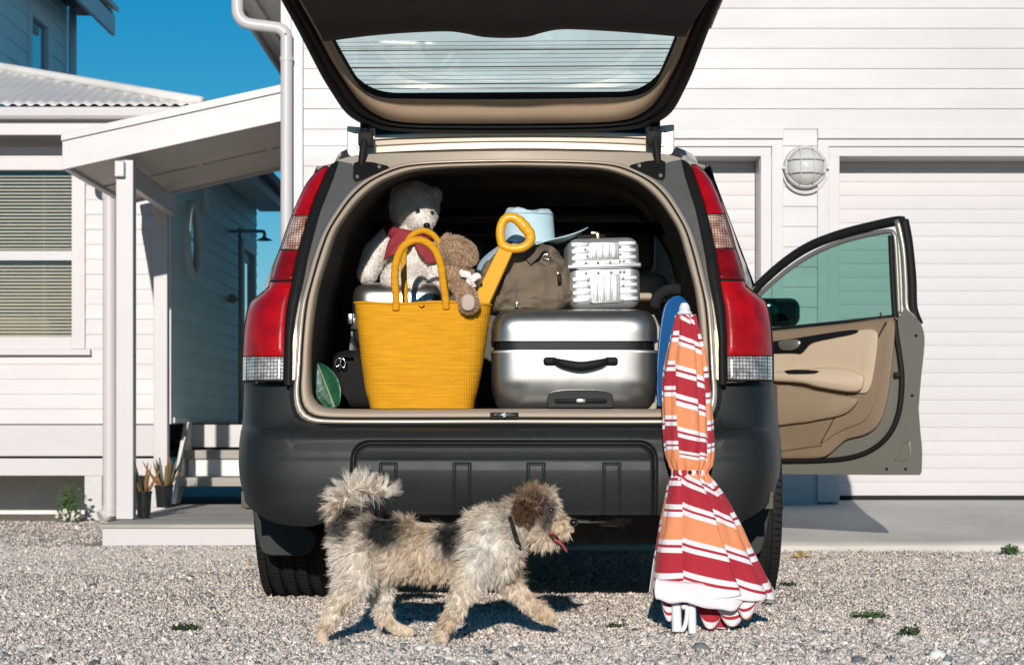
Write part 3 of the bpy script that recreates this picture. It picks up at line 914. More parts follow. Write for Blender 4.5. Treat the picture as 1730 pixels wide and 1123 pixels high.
def lens_grid(name, ca, cb, nx, nz, warm=None):
    """prismatic clear lens: small raised cells"""
    m = bpy.data.materials.new(name); m.use_nodes = True
    N, L = m.node_tree.nodes, m.node_tree.links
    b = N['Principled BSDF']; b.inputs['Roughness'].default_value = .16; b.inputs['Coat Weight'].default_value = 1; b.inputs['Coat Roughness'].default_value = .03
    tc = N.new('ShaderNodeTexCoord'); sp = N.new('ShaderNodeSeparateXYZ'); L.new(tc.outputs['Object'], sp.inputs[0])
    cbn = N.new('ShaderNodeCombineXYZ'); L.new(sp.outputs['X'], cbn.inputs[0]); L.new(sp.outputs['Z'], cbn.inputs[1])
    br = N.new('ShaderNodeTexBrick'); br.offset = 0.0; br.inputs['Scale'].default_value = 1.0
    br.inputs['Brick Width'].default_value = nx; br.inputs['Row Height'].default_value = nz; br.inputs['Mortar Size'].default_value = min(nx, nz) * .16
    br.inputs['Color1'].default_value = (*ca, 1); br.inputs['Color2'].default_value = (*cb, 1); br.inputs['Mortar'].default_value = (.16, .14, .13, 1)
    L.new(cbn.outputs[0], br.inputs['Vector'])
    nz_ = N.new('ShaderNodeTexNoise'); nz_.inputs['Scale'].default_value = 28; L.new(tc.outputs['Object'], nz_.inputs['Vector'])
    mx = N.new('ShaderNodeMix'); mx.data_type = 'RGBA'; mx.blend_type = 'MULTIPLY'; mx.inputs['Factor'].default_value = .8
    rp = N.new('ShaderNodeValToRGB'); rp.color_ramp.elements[0].position = .35; rp.color_ramp.elements[1].position = .65
    rp.color_ramp.elements[0].color = (*(warm or (.35, .35, .35)), 1); rp.color_ramp.elements[1].color = (1.3, 1.3, 1.3, 1)
    L.new(nz_.outputs['Fac'], rp.inputs['Fac']); L.new(br.outputs['Color'], mx.inputs['A']); L.new(rp.outputs[0], mx.inputs['B'])
    L.new(mx.outputs['Result'], b.inputs['Base Color'])
    bp = N.new('ShaderNodeBump'); bp.inputs['Distance'].default_value = .004; bp.inputs['Strength'].default_value = .8; bp.invert = True
    L.new(br.outputs['Fac'], bp.inputs['Height']); L.new(bp.outputs[0], b.inputs['Normal'])
    MATS[name] = m
lens_grid('lens_clear', (.62, .60, .58), (.42, .41, .40), .0105, .0105)
lens_grid('lens_amber', (.80, .50, .38), (.66, .40, .28), .0085, .0085, (.55, .22, .10))

car = thing('car', 'champagne estate car with raised tailgate, packed boot and open front door', 'car', (CC.x + .05, 8.2, 0))

# -- rear outline curves (left half, in photo pixels)
LIN = [(555, 281), (545.3, 304), (532.5, 334), (521.4, 364), (515.4, 385), (504.7, 421.6), (500.4, 443), (496, 468.6), (493, 480), (489.7, 501), (485.5, 522.7), (482, 565), (481.6, 602), (480.8, 643)]
BIN = [(572, 272), (564.5, 296), (553, 325.5), (542, 353), (534.6, 379), (526, 411), (518.6, 445), (513, 475), (505, 508), (499.4, 540), (495, 576), (494, 650)]
def edge(tab, py):
    return interp(py, [p[1] for p in tab], [p[0] for p in tab])
LO_Y = [272, 279.5, 292, 308, 332, 362, 389.6, 419.5, 445, 470.8, 486, 510, 522.7, 554.8, 602, 643]
LO_X = [568.8, 549.6, 532.5, 519.7, 506.8, 494, 483.3, 473.7, 464, 456.6, 453.5, 423.5, 418, 412.8, 409.6, 409]
def lout(py):
    return interp(py, LO_Y, LO_X)

def light_pt(py, c, off=0.0):
    px = edge(LIN, py) * (1 - c) + lout(py) * c
    wrap = min(.27, .0030 * max(4, edge(LIN, py) - lout(py)))
    dd = D(py) - .012 + off + wrap * (1 - math.sqrt(max(0, 1 - (.965 * c) ** 2)))
    return W(px, py, dd)

def lights():
    for side in (0, 1):
        fm = (lambda p: p) if side == 0 else mir
        tl = thing('x', '', '') if False else None
        hous = MB()
        rows = [[fm(light_pt(py, c, .012)) for c in np.linspace(0, 1, 10)] for py in np.linspace(281, 645, 40)]
        root = MB().grid(rows).build('tail_light', MATS['black_plastic'], car, smooth=True, solid=.004)
        secs = [('red_lens', 'lens_red', 282, 363), ('indicator_lens', 'lens_amber', 365, 421), ('fog_lens', 'lens_red_dark', 423, 473), ('brake_lens', 'lens_red', 477, 601), ('reverse_lens', 'lens_clear', 603, 642)]
        for nm, mt, ya, yb in secs:
            c0, c1 = (.04, .90) if nm in ('indicator_lens', 'reverse_lens') else (.03, .985)
            rows = []
            ys = np.linspace(ya, yb, 16)
            for i, py in enumerate(ys):
                ed = min(i, len(ys) - 1 - i)
                o = .006 if ed == 0 else 0
                row = []
                cs = np.linspace(c0, c1, 14)
                for j, c in enumerate(cs):
                    e2 = .006 if j in (0, len(cs) - 1) else 0
                    row.append(fm(light_pt(py, c, max(o, e2) - .002)))
                rows.append(row)
            MB().grid(rows).build(nm, MATS[mt], root, smooth=True, angle=60)
            if nm in ('indicator_lens', 'reverse_lens'):
                rows = [[fm(light_pt(py, c, -.001)) for c in np.linspace(.91, .985, 4)] for py in ys]
                MB().grid(rows).build('lens_edge', MATS['lens_red_dark'] if nm[0] == 'i' else MATS['lens_clear'], root, smooth=True)
        # bright bead along the top of the light
        # black strip between light and pillar
        rows = []
        bi = resample(BIN, 40)
        li = resample([(567, 273)] + LIN[:-1] + [(480, 650)], 40)
        for k in range(40):
            a, b = li[k], bi[k]
            row = []
            for c in np.linspace(0, 1, 5):
                px, py = a * (1 - c) + b * c
                row.append(fm(W(px, py, D(py) - .004 - .01 * math.sin(math.pi * c))))
            rows.append(row)
        MB().grid(rows).build('pillar_strip', MATS['black_plastic'], car, smooth=True)
lights()

RA = [(853, 716), (700, 716.5), (560, 716), (524, 713), (507, 704), (498, 686), (496, 660), (498.5, 635), (501.5, 587), (504.7, 544), (509, 512), (518, 478), (528, 441), (539, 409), (549.6, 385), (564.5, 360), (586, 330), (609, 308), (635, 293), (667, 279.5), (700, 274), (760, 270.5), (853, 268.5)]
RI = [(853, 690.5), (700, 691), (600, 691), (560, 689.5), (540, 684), (529.5, 671), (526, 651), (526, 600), (529, 555), (534.6, 512), (541, 480), (556, 432), (569, 394), (584, 370), (605, 342.6), (631, 319), (656, 304), (700, 290), (760, 285), (853, 282.5)]
def ring(k=90):
    a = resample(spline(RA, 8), k); b = resample(spline(RI, 8), k)
    return a, b
def opening():
    a, b = ring()
    prof = [('opening_lip', 'paint', [(0, .006), (.10, -.012), (.22, -.014), (.30, -.002), (.33, .012)]),
            ('opening_seal', 'seal', [(.33, .012), (.36, .004), (.40, .004), (.43, .012)]),
            ('opening_trim', 'beige_trim', [(.43, .012), (.47, -.004), (.60, -.008), (.78, .004), (.92, .022), (1.0, .05), (1.02, .10)])]
    for nm, mt, pts in prof:
        rows = []
        half = []
        for k in range(len(a)):
            row = []
            for t, off in pts:
                px, py = a[k] * (1 - t) + b[k] * t
                row.append(W(px, py, D(py) + off))
            half.append(row)
        half[0] = [cent(p) for p in half[0]]; half[-1] = [cent(p) for p in half[-1]]
        full = half + [[mir(p) for p in row] for row in half[::-1]]
        MB().grid(full, cu=True).build(nm, MATS[mt], car, smooth=True, merge=.0002)
    # pillar panel between the black strip and the lip
    for fm in (lambda p: p, mir):
        bi = resample(BIN[::-1], 36)
        i0 = [i for i in range(len(a)) if a[i][1] < 655 and a[i][0] < 600]
        aa = resample(a[i0[0]:i0[-1] + 6], 36)
        rows = []
        for k in range(36):
            row = []
            for c in np.linspace(0, 1, 5):
                px, py = bi[k] * (1 - c) + aa[k] * c
                row.append(fm(W(px, py, D(py) + .004 + .006 * math.sin(math.pi * c))))
            rows.append(row)
        MB().grid(rows).build('pillar_panel', MATS['paint_dark'], car, smooth=True)
        # corner of the bodywork under the opening
        lowa = [p for p in a if p[1] > 640 and p[0] < 870]
        lowa = resample(list(lowa[::-1]) + [np.array([862., 716.])], 30)
        outer = resample([(489, 645), (489, 680), (497, 704), (520, 721), (600, 724), (700, 725), (862, 725)], 30)
        rows = [[fm(W(*(lowa[k] * (1 - c) + outer[k] * c), D(outer[k][1]) + .004 + .01 * c)) for c in (0, .5, 1)] for k in range(30)]
        MB().grid(rows).build('body_corner', MATS['bumper_plastic'], car, smooth=True)
    # header above the opening
    ta = [p for p in a if p[1] < 310]
    ta = resample(ta, 30)
    tb = resample([(572, 270), (600, 262), (660, 259), (760, 257), (853, 256)], 30)
    half = [[W(*(ta[k] * (1 - c) + tb[k] * c), D(ta[k][1]) * (1 - c) + max(D(ta[k][1]), 6.374) * c + .006) for c in (0, .35, .7, 1)] for k in range(30)]
    half[-1] = [cent(p) for p in half[-1]]
    full = half + [[mir(p) for p in row] for row in half[::-1]]
    MB().grid(full).build('roof_header', MATS['paint'], car, smooth=True, merge=.0002)
    # stepped roof edge below the tailgate hinge line
    rowspec = [(258, 6.405), (256, 6.44), (252, 6.44), (250.5, 6.405), (241, 6.408), (239.5, 6.418), (238, 6.41), (229, 6.414), (227.5, 6.40), (222, 6.40), (220, 6.42)]
    g_rows = [[CL(s * .472, dd + .02 * s * s, WZ(py, dd) - .012 * s * s) for s in np.linspace(-1, 1, 25)] for py, dd in ((220.5, 6.425), (216, 6.45), (202, 6.47))]
    MB().grid(g_rows).build('hinge_dark_strip', MATS['seal'], car, smooth=True)  # dark strip added to cover the roof edge's sky-blue shaded rows
    rows = []
    for py, dd in rowspec:
        z = WZ(py, dd)
        row = []
        for s in np.linspace(-1, 1, 41):
            u = s * .472
            row.append(CL(u, dd + .02 * s * s, z - .012 * s * s))
        rows.append(row)
    MB().grid(rows).build('roof_edge', MATS['paint'], car, smooth=True, angle=35)
    for fm in (lambda p: p, mir):
        m = MB()
        q = [fm(W(586, 213, 6.42)), fm(W(634, 217, 6.42)), fm(W(634, 262, 6.42)), fm(W(590, 268, 6.42)), fm(W(586, 262, 6.42))]
        m.prism(q, CF * .03)
        pl = m.build('hinge_plate', MATS['paint'], car, bevel=.004)
        slot = [(602, 222), (610, 220), (614, 224), (614, 240), (612, 250), (604, 250), (601, 246)]
        MB().prism([fm(W(x, y, 6.416)) for x, y in slot], CF * .002).build('plate_recess', MATS['paint'], pl)
        MB().tube([fm(W(x, y, 6.416)) for x, y in slot], .0012, 6, closed=True).build('recess_edge', MATS['black_plastic'], pl)
        # hinge arm and foot
        h = MB().tube([fm(W(x, y, dd)) for x, y, dd in ((616, 206, 6.40), (617, 228, 6.37), (614, 250, 6.35), (611, 272, 6.345), (609, 296, 6.335))], [.014, .017, .013, .011, .009], 8).build('hinge_arm', MATS['black_plastic'], car, smooth=True, angle=50)
        MB().rbox(fm(W(618, 236, 6.365)), (.024, .016, .022), .004, 2).build('hinge_knuckle', MATS['black_plastic'], h, smooth=True, angle=40)
        foot = [(597, 276), (606, 272), (630, 274), (655, 280), (660, 287), (640, 293), (612, 303), (600, 306), (596, 300)]
        MB().prism([fm(W(x, y, interp(y, [272, 306], [6.345, 6.272]))) for x, y in foot], CF * .014).build('hinge_foot', MATS['black_plastic'], h, bevel=.003)
        for bx, by in ((641, 282), (604, 299)):
            MB().lathe([(0, -.006), (.006, -.006), (.007, -.002), (.009, 0)], fm(W(bx, by, interp(by, [272, 306], [6.344, 6.271]))), CF, 10).build('bolt', MATS['black_gloss'], h, smooth=True, angle=40)
        # gas strut socket
        MB().tube([fm(W(612, 212, 6.40)), fm(W(611, 224, 6.38))], .004, 6).build('strut_rod', MATS['chrome'], h, smooth=True)
        MB().tube([fm(W(619, 212, 6.40)), fm(W(618, 224, 6.38))], .004, 6).build('strut_rod', MATS['chrome'], h, smooth=True)
        # dark gusset between the light top and the plate
        MB().prism([fm(W(x, y, 6.405)) for x, y in ((572, 268), (584, 252), (590, 262), (612, 268), (612, 276), (574, 274))], CF * .02).build('gusset', MATS['black_plastic'], car)
    # latch striker on the sill
    c = W(852, 701, 5.945)
    lt = MB().box(c.x - .042, c.x + .042, c.y - .003, c.y + .004, c.z - .011, c.z + .008).build('latch', MATS['black_plastic'], car, bevel=.002)
    MB().tube([(c.x - .03, c.y - .006, c.z + .001), (c.x - .014, c.y - .012, c.z + .001), (c.x + .014, c.y - .012, c.z + .001), (c.x + .03, c.y - .006, c.z + .001)], .0035, 8).build('striker', MATS['chrome'], lt, smooth=True)
    MB().box(c.x - .004, c.x + .004, c.y - .016, c.y, c.z - .006, c.z + .007).build('striker_pin', MATS['chrome'], lt)
opening()

def bumper():
    c0d = 5.85
    UZ = [(.20, .80), (.25, .835), (.32, .872), (.38, .880), (.42, .888), (.49, .893), (.52, .892), (.55, .890), (.62, .890), (.70, .890), (.74, .890)]
    U = pchip([a for a, b in UZ], [b for a, b in UZ])
    VZ = [(.20, .10), (.26, .045), (.30, .018), (.36, .004), (.42, .0), (.47, .004), (.49, .010), (.505, .012), (.53, .012), (.56, .03), (.575, .055), (.60, .07), (.65, .085), (.72, .10)]
    V = pchip([a for a, b in VZ], [b for a, b in VZ])
    SV = pchip([0, .25, .45, .60, .70, .80, .855, .894, .922, .944, .978, 1.0], [0, .004, .012, .022, .033, .06, .11, .18, .28, .45, .70, .95])
    ZT_ = pchip([0, .50, .56, .60, .63, .650, .9], [.571, .573, .582, .605, .645, .705, .708])
    ZB_ = pchip([0, .45, .52, .62, .70, .76, .81, .86, .92], [.318, .318, .302, .280, .288, .315, .35, .40, .47])
    def ztop(u):
        a = abs(u)
        return ZT_(a)
    def zbot(u):
        a = abs(u)
        return ZB_(a)
    ss = np.concatenate([np.linspace(-1, -.93, 16), np.linspace(-.925, -.56, 40), np.linspace(-.557, .557, 372), np.linspace(.56, .925, 40), np.linspace(.93, 1, 16)])
    nz = 120
    ribs = [-.335, -.12, .095, .315]
    P = []
    for j in range(nz + 1):
        t = j / nz
        row = []
        for s in ss:
            ue = .90
            uu = s * ue
            zt, zb = ztop(uu), zbot(uu)
            z = zb + (zt - zb) * t
            u = s * U(z)
            v = V(z) + SV(abs(s))
            a = abs(u)
            # raised centre panel: rounded rectangle a<.44, z<.533
            hw, ht, r = .440, .528, .05
            dx, dz = a - (hw - r), z - (ht - r)
            sd = (math.hypot(max(dx, 0), max(dz, 0)) + min(max(dx, dz), 0)) - r
            if abs(sd) < .02:
                v += .016 * math.exp(-(sd / .0055) ** 2)
            if sd < 0: v -= .006 * min(1, -sd / .012) + .018 * max(0, min(1, (ht - z) / .05)) * max(0, min(1, (z - .33) / .12))
            if sd < -.01:
                for rb in ribs:
                    x = abs(u - rb); zz = z - .468
                    # inverted U groove
                    q = max(x - .0225, zz) if zz > -.02 else x - .0225
                    if -.16 < zz < .02 and abs(q) < .006: v += .0055 * math.exp(-(q / .0022) ** 2)
            row.append(CL(u, c0d + v, z))
        P.append(row)
    # turn the lower lip under
    low = [(p - CL(0, 0, 0)).copy() for p in P[0]]
    under = [Vector((p.x * .985, p.y + .07, p.z + .01)) for p in P[0]]
    MB().grid([under] + P).build('bumper', MATS['bumper_plastic'], car, smooth=True)
    # side cladding rear arch, behind the bumper corner
bumper()

def wheels():
    tyre_me = None
    for nm, u, d in (('wheel', -.735, 6.84), ('wheel', .768, 6.84), ('wheel', -.775, 9.60), ('wheel', .775, 9.60)):
        c = CL(u, d, .342)
        Rr, w = .342, .108
        prof = [(.21, -w * .80), (.24, -w * 1.0), (.29, -w * 1.02), (Rr - .02, -w * .96), (Rr - .007, -w * .86)]
        gr = [-.62, -.22, .22, .62]
        x = -.80
        seq = []
        for g in gr:
            seq += [(Rr, g - .075), (Rr - .009, g - .05), (Rr - .009, g + .05), (Rr, g + .075)]
        prof += [(Rr - .003, -.80 * w)] + [(r, k * w) for r, k in seq] + [(Rr - .003, .80 * w)]
        prof += [(Rr - .007, w * .86), (Rr - .02, w * .96), (.29, w * 1.02), (.24, w * 1.0), (.21, w * .80)]
        wh = MB().lathe(prof, c, CR, 72).build('wheel', MATS['rubber'], car, smooth=True, angle=30)
        wh.name = 'wheel'
        # sipes: shallow blocks standing proud along the tread
        sp = MB()
        for k in range(96):
            a = 2 * math.pi * k / 96
            for lane in (-.80, -.42, 0, .42, .80):
                wd = .055 if abs(lane) != .8 else .04
                aa = a + lane * .03
                e1 = CF; e2 = Vector((0, 0, 1))
                def pt(ang, r, k_): return c + CR * (k_ * w) + (e1 * math.cos(ang) + e2 * math.sin(ang)) * r
                k0, k1 = lane - .12, lane + .12
                A = [pt(aa, Rr - .002, k0), pt(aa + .045, Rr - .002, k0 + 0), pt(aa + .045, Rr + .0025, k0), pt(aa, Rr + .0025, k0)]
                B = [pt(aa + .012, Rr - .002, k1), pt(aa + .057, Rr - .002, k1), pt(aa + .057, Rr + .0025, k1), pt(aa + .012, Rr + .0025, k1)]
                sp.add(A + B, [(0, 1, 2, 3), (7, 6, 5, 4), (0, 4, 5, 1), (1, 5, 6, 2), (2, 6, 7, 3), (3, 7, 4, 0)])
        so = sp.build('tread_blocks', MATS['rubber'], wh); so['kind'] = 'stuff'
        out = CR if u > 0 else -CR
        MB().lathe([(.212, .0), (.212, .07), (.20, .082), (.16, .06), (.05, .075), (.0, .078)], c, out, 40).build('rim', pm('rim_alloy', (.4, .4, .4), .3, metal=1) if 'rim_alloy' not in MATS else MATS['rim_alloy'], wh, smooth=True, angle=40)
    # mud flaps
    for fm in (lambda p: p, mir):
        pts = spline([(424, 826), (428, 870), (434, 905), (446, 934), (480, 938), (516, 936), (528, 925), (533, 906), (522, 895), (490, 880), (460, 850)], 5, closed=True)
        MB().prism([fm(W(p[0], p[1], 6.43 + .0009 * (p[0] - 424) * (-.3))) for p in pts], CF * .02).build('mud_flap', MATS['flap_plastic'], car, bevel=.004)
        # inner arch liner, seen dark under the bumper corner
    # underbody and exhaust
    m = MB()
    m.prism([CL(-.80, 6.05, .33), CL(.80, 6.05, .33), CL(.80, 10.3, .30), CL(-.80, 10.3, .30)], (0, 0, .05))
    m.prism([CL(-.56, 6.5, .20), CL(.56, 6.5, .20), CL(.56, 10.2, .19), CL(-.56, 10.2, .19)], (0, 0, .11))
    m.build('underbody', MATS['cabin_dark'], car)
    MB().tube(spline([CL(.35, 6.02, .300), CL(.34, 6.12, .298), CL(.30, 6.4, .285), CL(.2, 7.2, .25)], 5), .027, 12).build('exhaust_pipe', pm('exhaust', (.20, .18, .16), .45, metal=.8, var=.2), car, smooth=True)
    MB().tube([CL(.14, 6.06, .292), CL(.30, 6.06, .292)], .006, 8).build('exhaust_hanger', MATS['chrome'], car, smooth=True)
wheels()

def bodyshell():
    # half widths by height for the lower body and the cabin
    ZT = [.28, .34, .45, .60, .79, .90, .963, 1.0]
    HW = [.80, .84, .885, .875, .86, .85, .83, .79]
    def plan(d): return interp(d, [6.24, 6.5, 6.7, 6.9, 7.2, 8.5, 9.4, 10.0, 10.35, 10.55], [.90, .925, .95, .975, 1.0, 1.01, 1.01, .98, .88, .66])
    def ztop(d): return interp(d, [6.3, 9.0, 9.35, 10.0, 10.4, 10.55], [1.0, 1.0, .985, .90, .80, .68])
    def arch(d, z):
        """is the point inside a wheel arch"""
        for ax in (6.84, 9.60):
            if math.hypot(d - ax, z - .342) < .385: return True
        return False
    ds = np.linspace(6.24, 10.55, 110)
    for side in (-1, 1):
        m = MB()
        P = []
        zz = np.linspace(.28, 1.0, 40)
        for d in ds:
            k = ztop(d) / 1.0
            row = []
            for z in zz:
                zs = .28 + (z - .28) * (ztop(d) - .28) / .72
                row.append(CL(side * interp(z, ZT, HW) * plan(d), d, zs))
            P.append(row)
        vs = [p for r in P for p in r]; fs = []
        n2 = len(zz)
        for i in range(len(ds) - 1):
            for j in range(n2 - 1):
                dm, zm = (ds[i] + ds[i + 1]) / 2, (zz[j] + zz[j + 1]) / 2
                if arch(dm, zm): continue
                if side == 1 and 8.02 < dm < 9.12 and .36 < zm: continue      # the front doorway stands open
                fs.append((i * n2 + j, i * n2 + j + 1, (i + 1) * n2 + j + 1, (i + 1) * n2 + j))
        m.add(vs, fs)
        m.build('side_panel', MATS['paint'], car, smooth=True, solid=.006)
        # plastic sill and arch flares
        MB().tube([CL(side * (.835 + .0), 6.92 + .40 * math.cos(a), .342 + .40 * math.sin(a)) for a in np.linspace(R(-5), R(185), 30)], .035, 8, flat=.5).build('arch_flare', MATS['bumper_plastic'], car, smooth=True)
        MB().tube([CL(side * (.905 + .0), 9.60 + .40 * math.cos(a), .342 + .40 * math.sin(a)) for a in np.linspace(R(-5), R(185), 30)], .035, 8, flat=.5).build('arch_flare', MATS['bumper_plastic'], car, smooth=True)
        MB().rbox(CL(side * .875, 8.22, .31), (.05, .95, .06), .03, 3).build('sill_cladding', MATS['bumper_plastic'], car, smooth=True)
        # upper quarter: corner between the light and the rear side window
        rows = []
        for py in np.linspace(281, 640, 26):
            p = light_pt(py, 1.0)
            u = (p - CC).dot(CR); z = p.z
            wd = interp(z, [.7, .95, 1.0, 1.4, 1.45], [.0, .0, .06, .30, .40])
            e = p + CF * (.05 + wd) - CR * (.03 * (1 if z > 1 else -.3))
            pts = [p, p + (e - p) * .5 - CR * .004, e]
            rows.append([q if side == -1 else mir(q) for q in pts])
        MB().grid(rows).build('rear_quarter', MATS['paint'], car, smooth=True)
        # cabin pillars and rails
        rail = [CL(side * .54, 6.62, 1.455), CL(side * .60, 7.0, 1.475), CL(side * .64, 7.8, 1.485), CL(side * .63, 8.4, 1.455), CL(side * .66, 8.75, 1.34), CL(side * .74, 9.25, 1.02)]
        MB().tube(spline(rail, 6), .035, 8).build('roof_rail', MATS['paint'], car, smooth=True)
        for a, b in ((CL(side * .77, 7.05, 1.0), CL(side * .64, 6.95, 1.46)), (CL(side * .79, 8.02, 1.0), CL(side * .645, 7.95, 1.48))):
            MB().tube([a, b], .035, 8).build('pillar', MATS['black_plastic'], car, smooth=True)
        panes = [[CL(side * .775, 6.42, 1.02), CL(side * .785, 7.03, 1.0), CL(side * .65, 6.93, 1.455), CL(side * .64, 6.60, 1.43)],
                 [CL(side * .785, 7.07, 1.0), CL(side * .795, 8.0, 1.0), CL(side * .65, 7.93, 1.475), CL(side * .65, 6.98, 1.46)]]
        if side == -1: panes.append([CL(-.795, 8.04, 1.0), CL(-.775, 9.15, 1.0), CL(-.66, 8.62, 1.40), CL(-.65, 7.98, 1.475)])
        for pn in panes:
            MB().prism(pn, CR * side * .004).build('side_window', MATS['cabin_glass'], car)
    # roof
    P = []
    for d in np.linspace(6.43, 8.45, 16):
        zt = interp(d, [6.43, 6.9, 7.8, 8.45], [1.455, 1.50, 1.515, 1.47])
        P.append([CL(s * .62, d, zt - .055 * abs(s) ** 3) for s in np.linspace(-1, 1, 17)])
    MB().grid(P).build('roof', MATS['paint'], car, smooth=True, solid=.012)
    P = [[CL(s * .60, d, interp(d, [6.46, 6.9, 7.8, 8.4], [1.405, 1.455, 1.47, 1.43]) - .05 * abs(s) ** 3) for s in np.linspace(-1, 1, 17)] for d in np.linspace(6.46, 8.4, 12)]
    MB().grid(P).build('headlining', MATS['cabin_dark'], car, smooth=True, solid=.006)
    P = [[CL(s * interp(d, [9.2, 10.0, 10.5], [.78, .74, .52]), d, interp(d, [9.2, 9.6, 10.2, 10.5], [1.0, .97, .88, .72]) - .04 * s * s) for s in np.linspace(-1, 1, 13)] for d in np.linspace(9.2, 10.52, 14)]
    MB().grid(P).build('bonnet', MATS['paint'], car, smooth=True, solid=.01)
    MB().rbox(CL(0, 10.48, .50), (.72, .12, .20), .08, 4).build('front_bumper', MATS['bumper_plastic'], car, smooth=True)
    MB().prism([CL(-.70, 9.25, 1.0), CL(.70, 9.25, 1.0), CL(.60, 8.5, 1.455), CL(-.60, 8.5, 1.455)], (0, .003, .003)).build('windscreen', MATS['cabin_glass'], car)
bodyshell()

def cabin():
    a, b = ring(60)
    half = [W(px, py, D(py) + .09) for px, py in b]
    full = half + [mir(p) for p in half[::-1]]
    rows = []
    for t in np.linspace(0, 1, 8):
        row = []
        for p in full:
            q = p + CF * (t * 1.15)
            u = (q - CC).dot(CR)
            q = q + CR * (u * .035 * min(1, t * 3))
            if p.z > .7: q.z += .03 * min(1, t * 4) * (p.z - .7)
            row.append(q)
        rows.append(row)
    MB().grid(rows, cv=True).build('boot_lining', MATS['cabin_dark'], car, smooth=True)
    fl = MB().prism([CL(-.56, 6.0, .614), CL(.56, 6.0, .614), CL(.58, 7.2, .614), CL(-.58, 7.2, .614)], (0, 0, .011))
    fl.build('boot_floor', MATS['carpet'], car)
    # rear seats
    for u in (-.36, .0, .36):
        st = MB().rbox(CL(u, 7.28, .86), (.185 if u else .165, .07, .27), .06, 4).build('rear_seat', MATS['seat_tan'] if u > .1 else pm('seat_shaded%d' % (u < 0), (.10, .085, .07), .8, var=.1), car, smooth=True)  # left and middle backs: tan seat with cabin shade put into its colour
        MB().rbox(CL(u, 7.30, 1.22), (.13, .045, .085), .04, 4).build('headrest', MATS['cabin_dark'], st, smooth=True)
        for q in (-.05, .05): MB().tube([CL(u + q, 7.30, 1.12), CL(u + q, 7.30, 1.16)], .007, 6).build('headrest_post', MATS['black_gloss'], st, smooth=True)
    for u in (-.40, .40):
        st = MB().rbox(CL(u, 8.25, .88), (.23, .08, .30), .07, 4).build('front_seat', MATS['cabin_dark'], car, smooth=True)
        MB().rbox(CL(u, 8.28, 1.28), (.13, .05, .09), .045, 4).build('headrest', MATS['cabin_dark'], st, smooth=True)
    # luggage cover housing and cross bars under the roof
    for d, z, h in ((7.0, 1.26, .022), (7.22, 1.345, .016)):
        MB().tube([CL(-.56, d, z), CL(.56, d, z)], h, 10).build('cross_bar', MATS['black_plastic'], car, smooth=True)
    MB().rbox(CL(.30, 7.1, 1.03), (.26, .05, .012), .008, 2).build('parcel_shelf', MATS['beige_trim'], car, smooth=True)
    MB().rbox(CL(0, 9.0, .93), (.7, .2, .08), .05, 3).build('dashboard', MATS['cabin_dark'], car, smooth=True)
cabin()

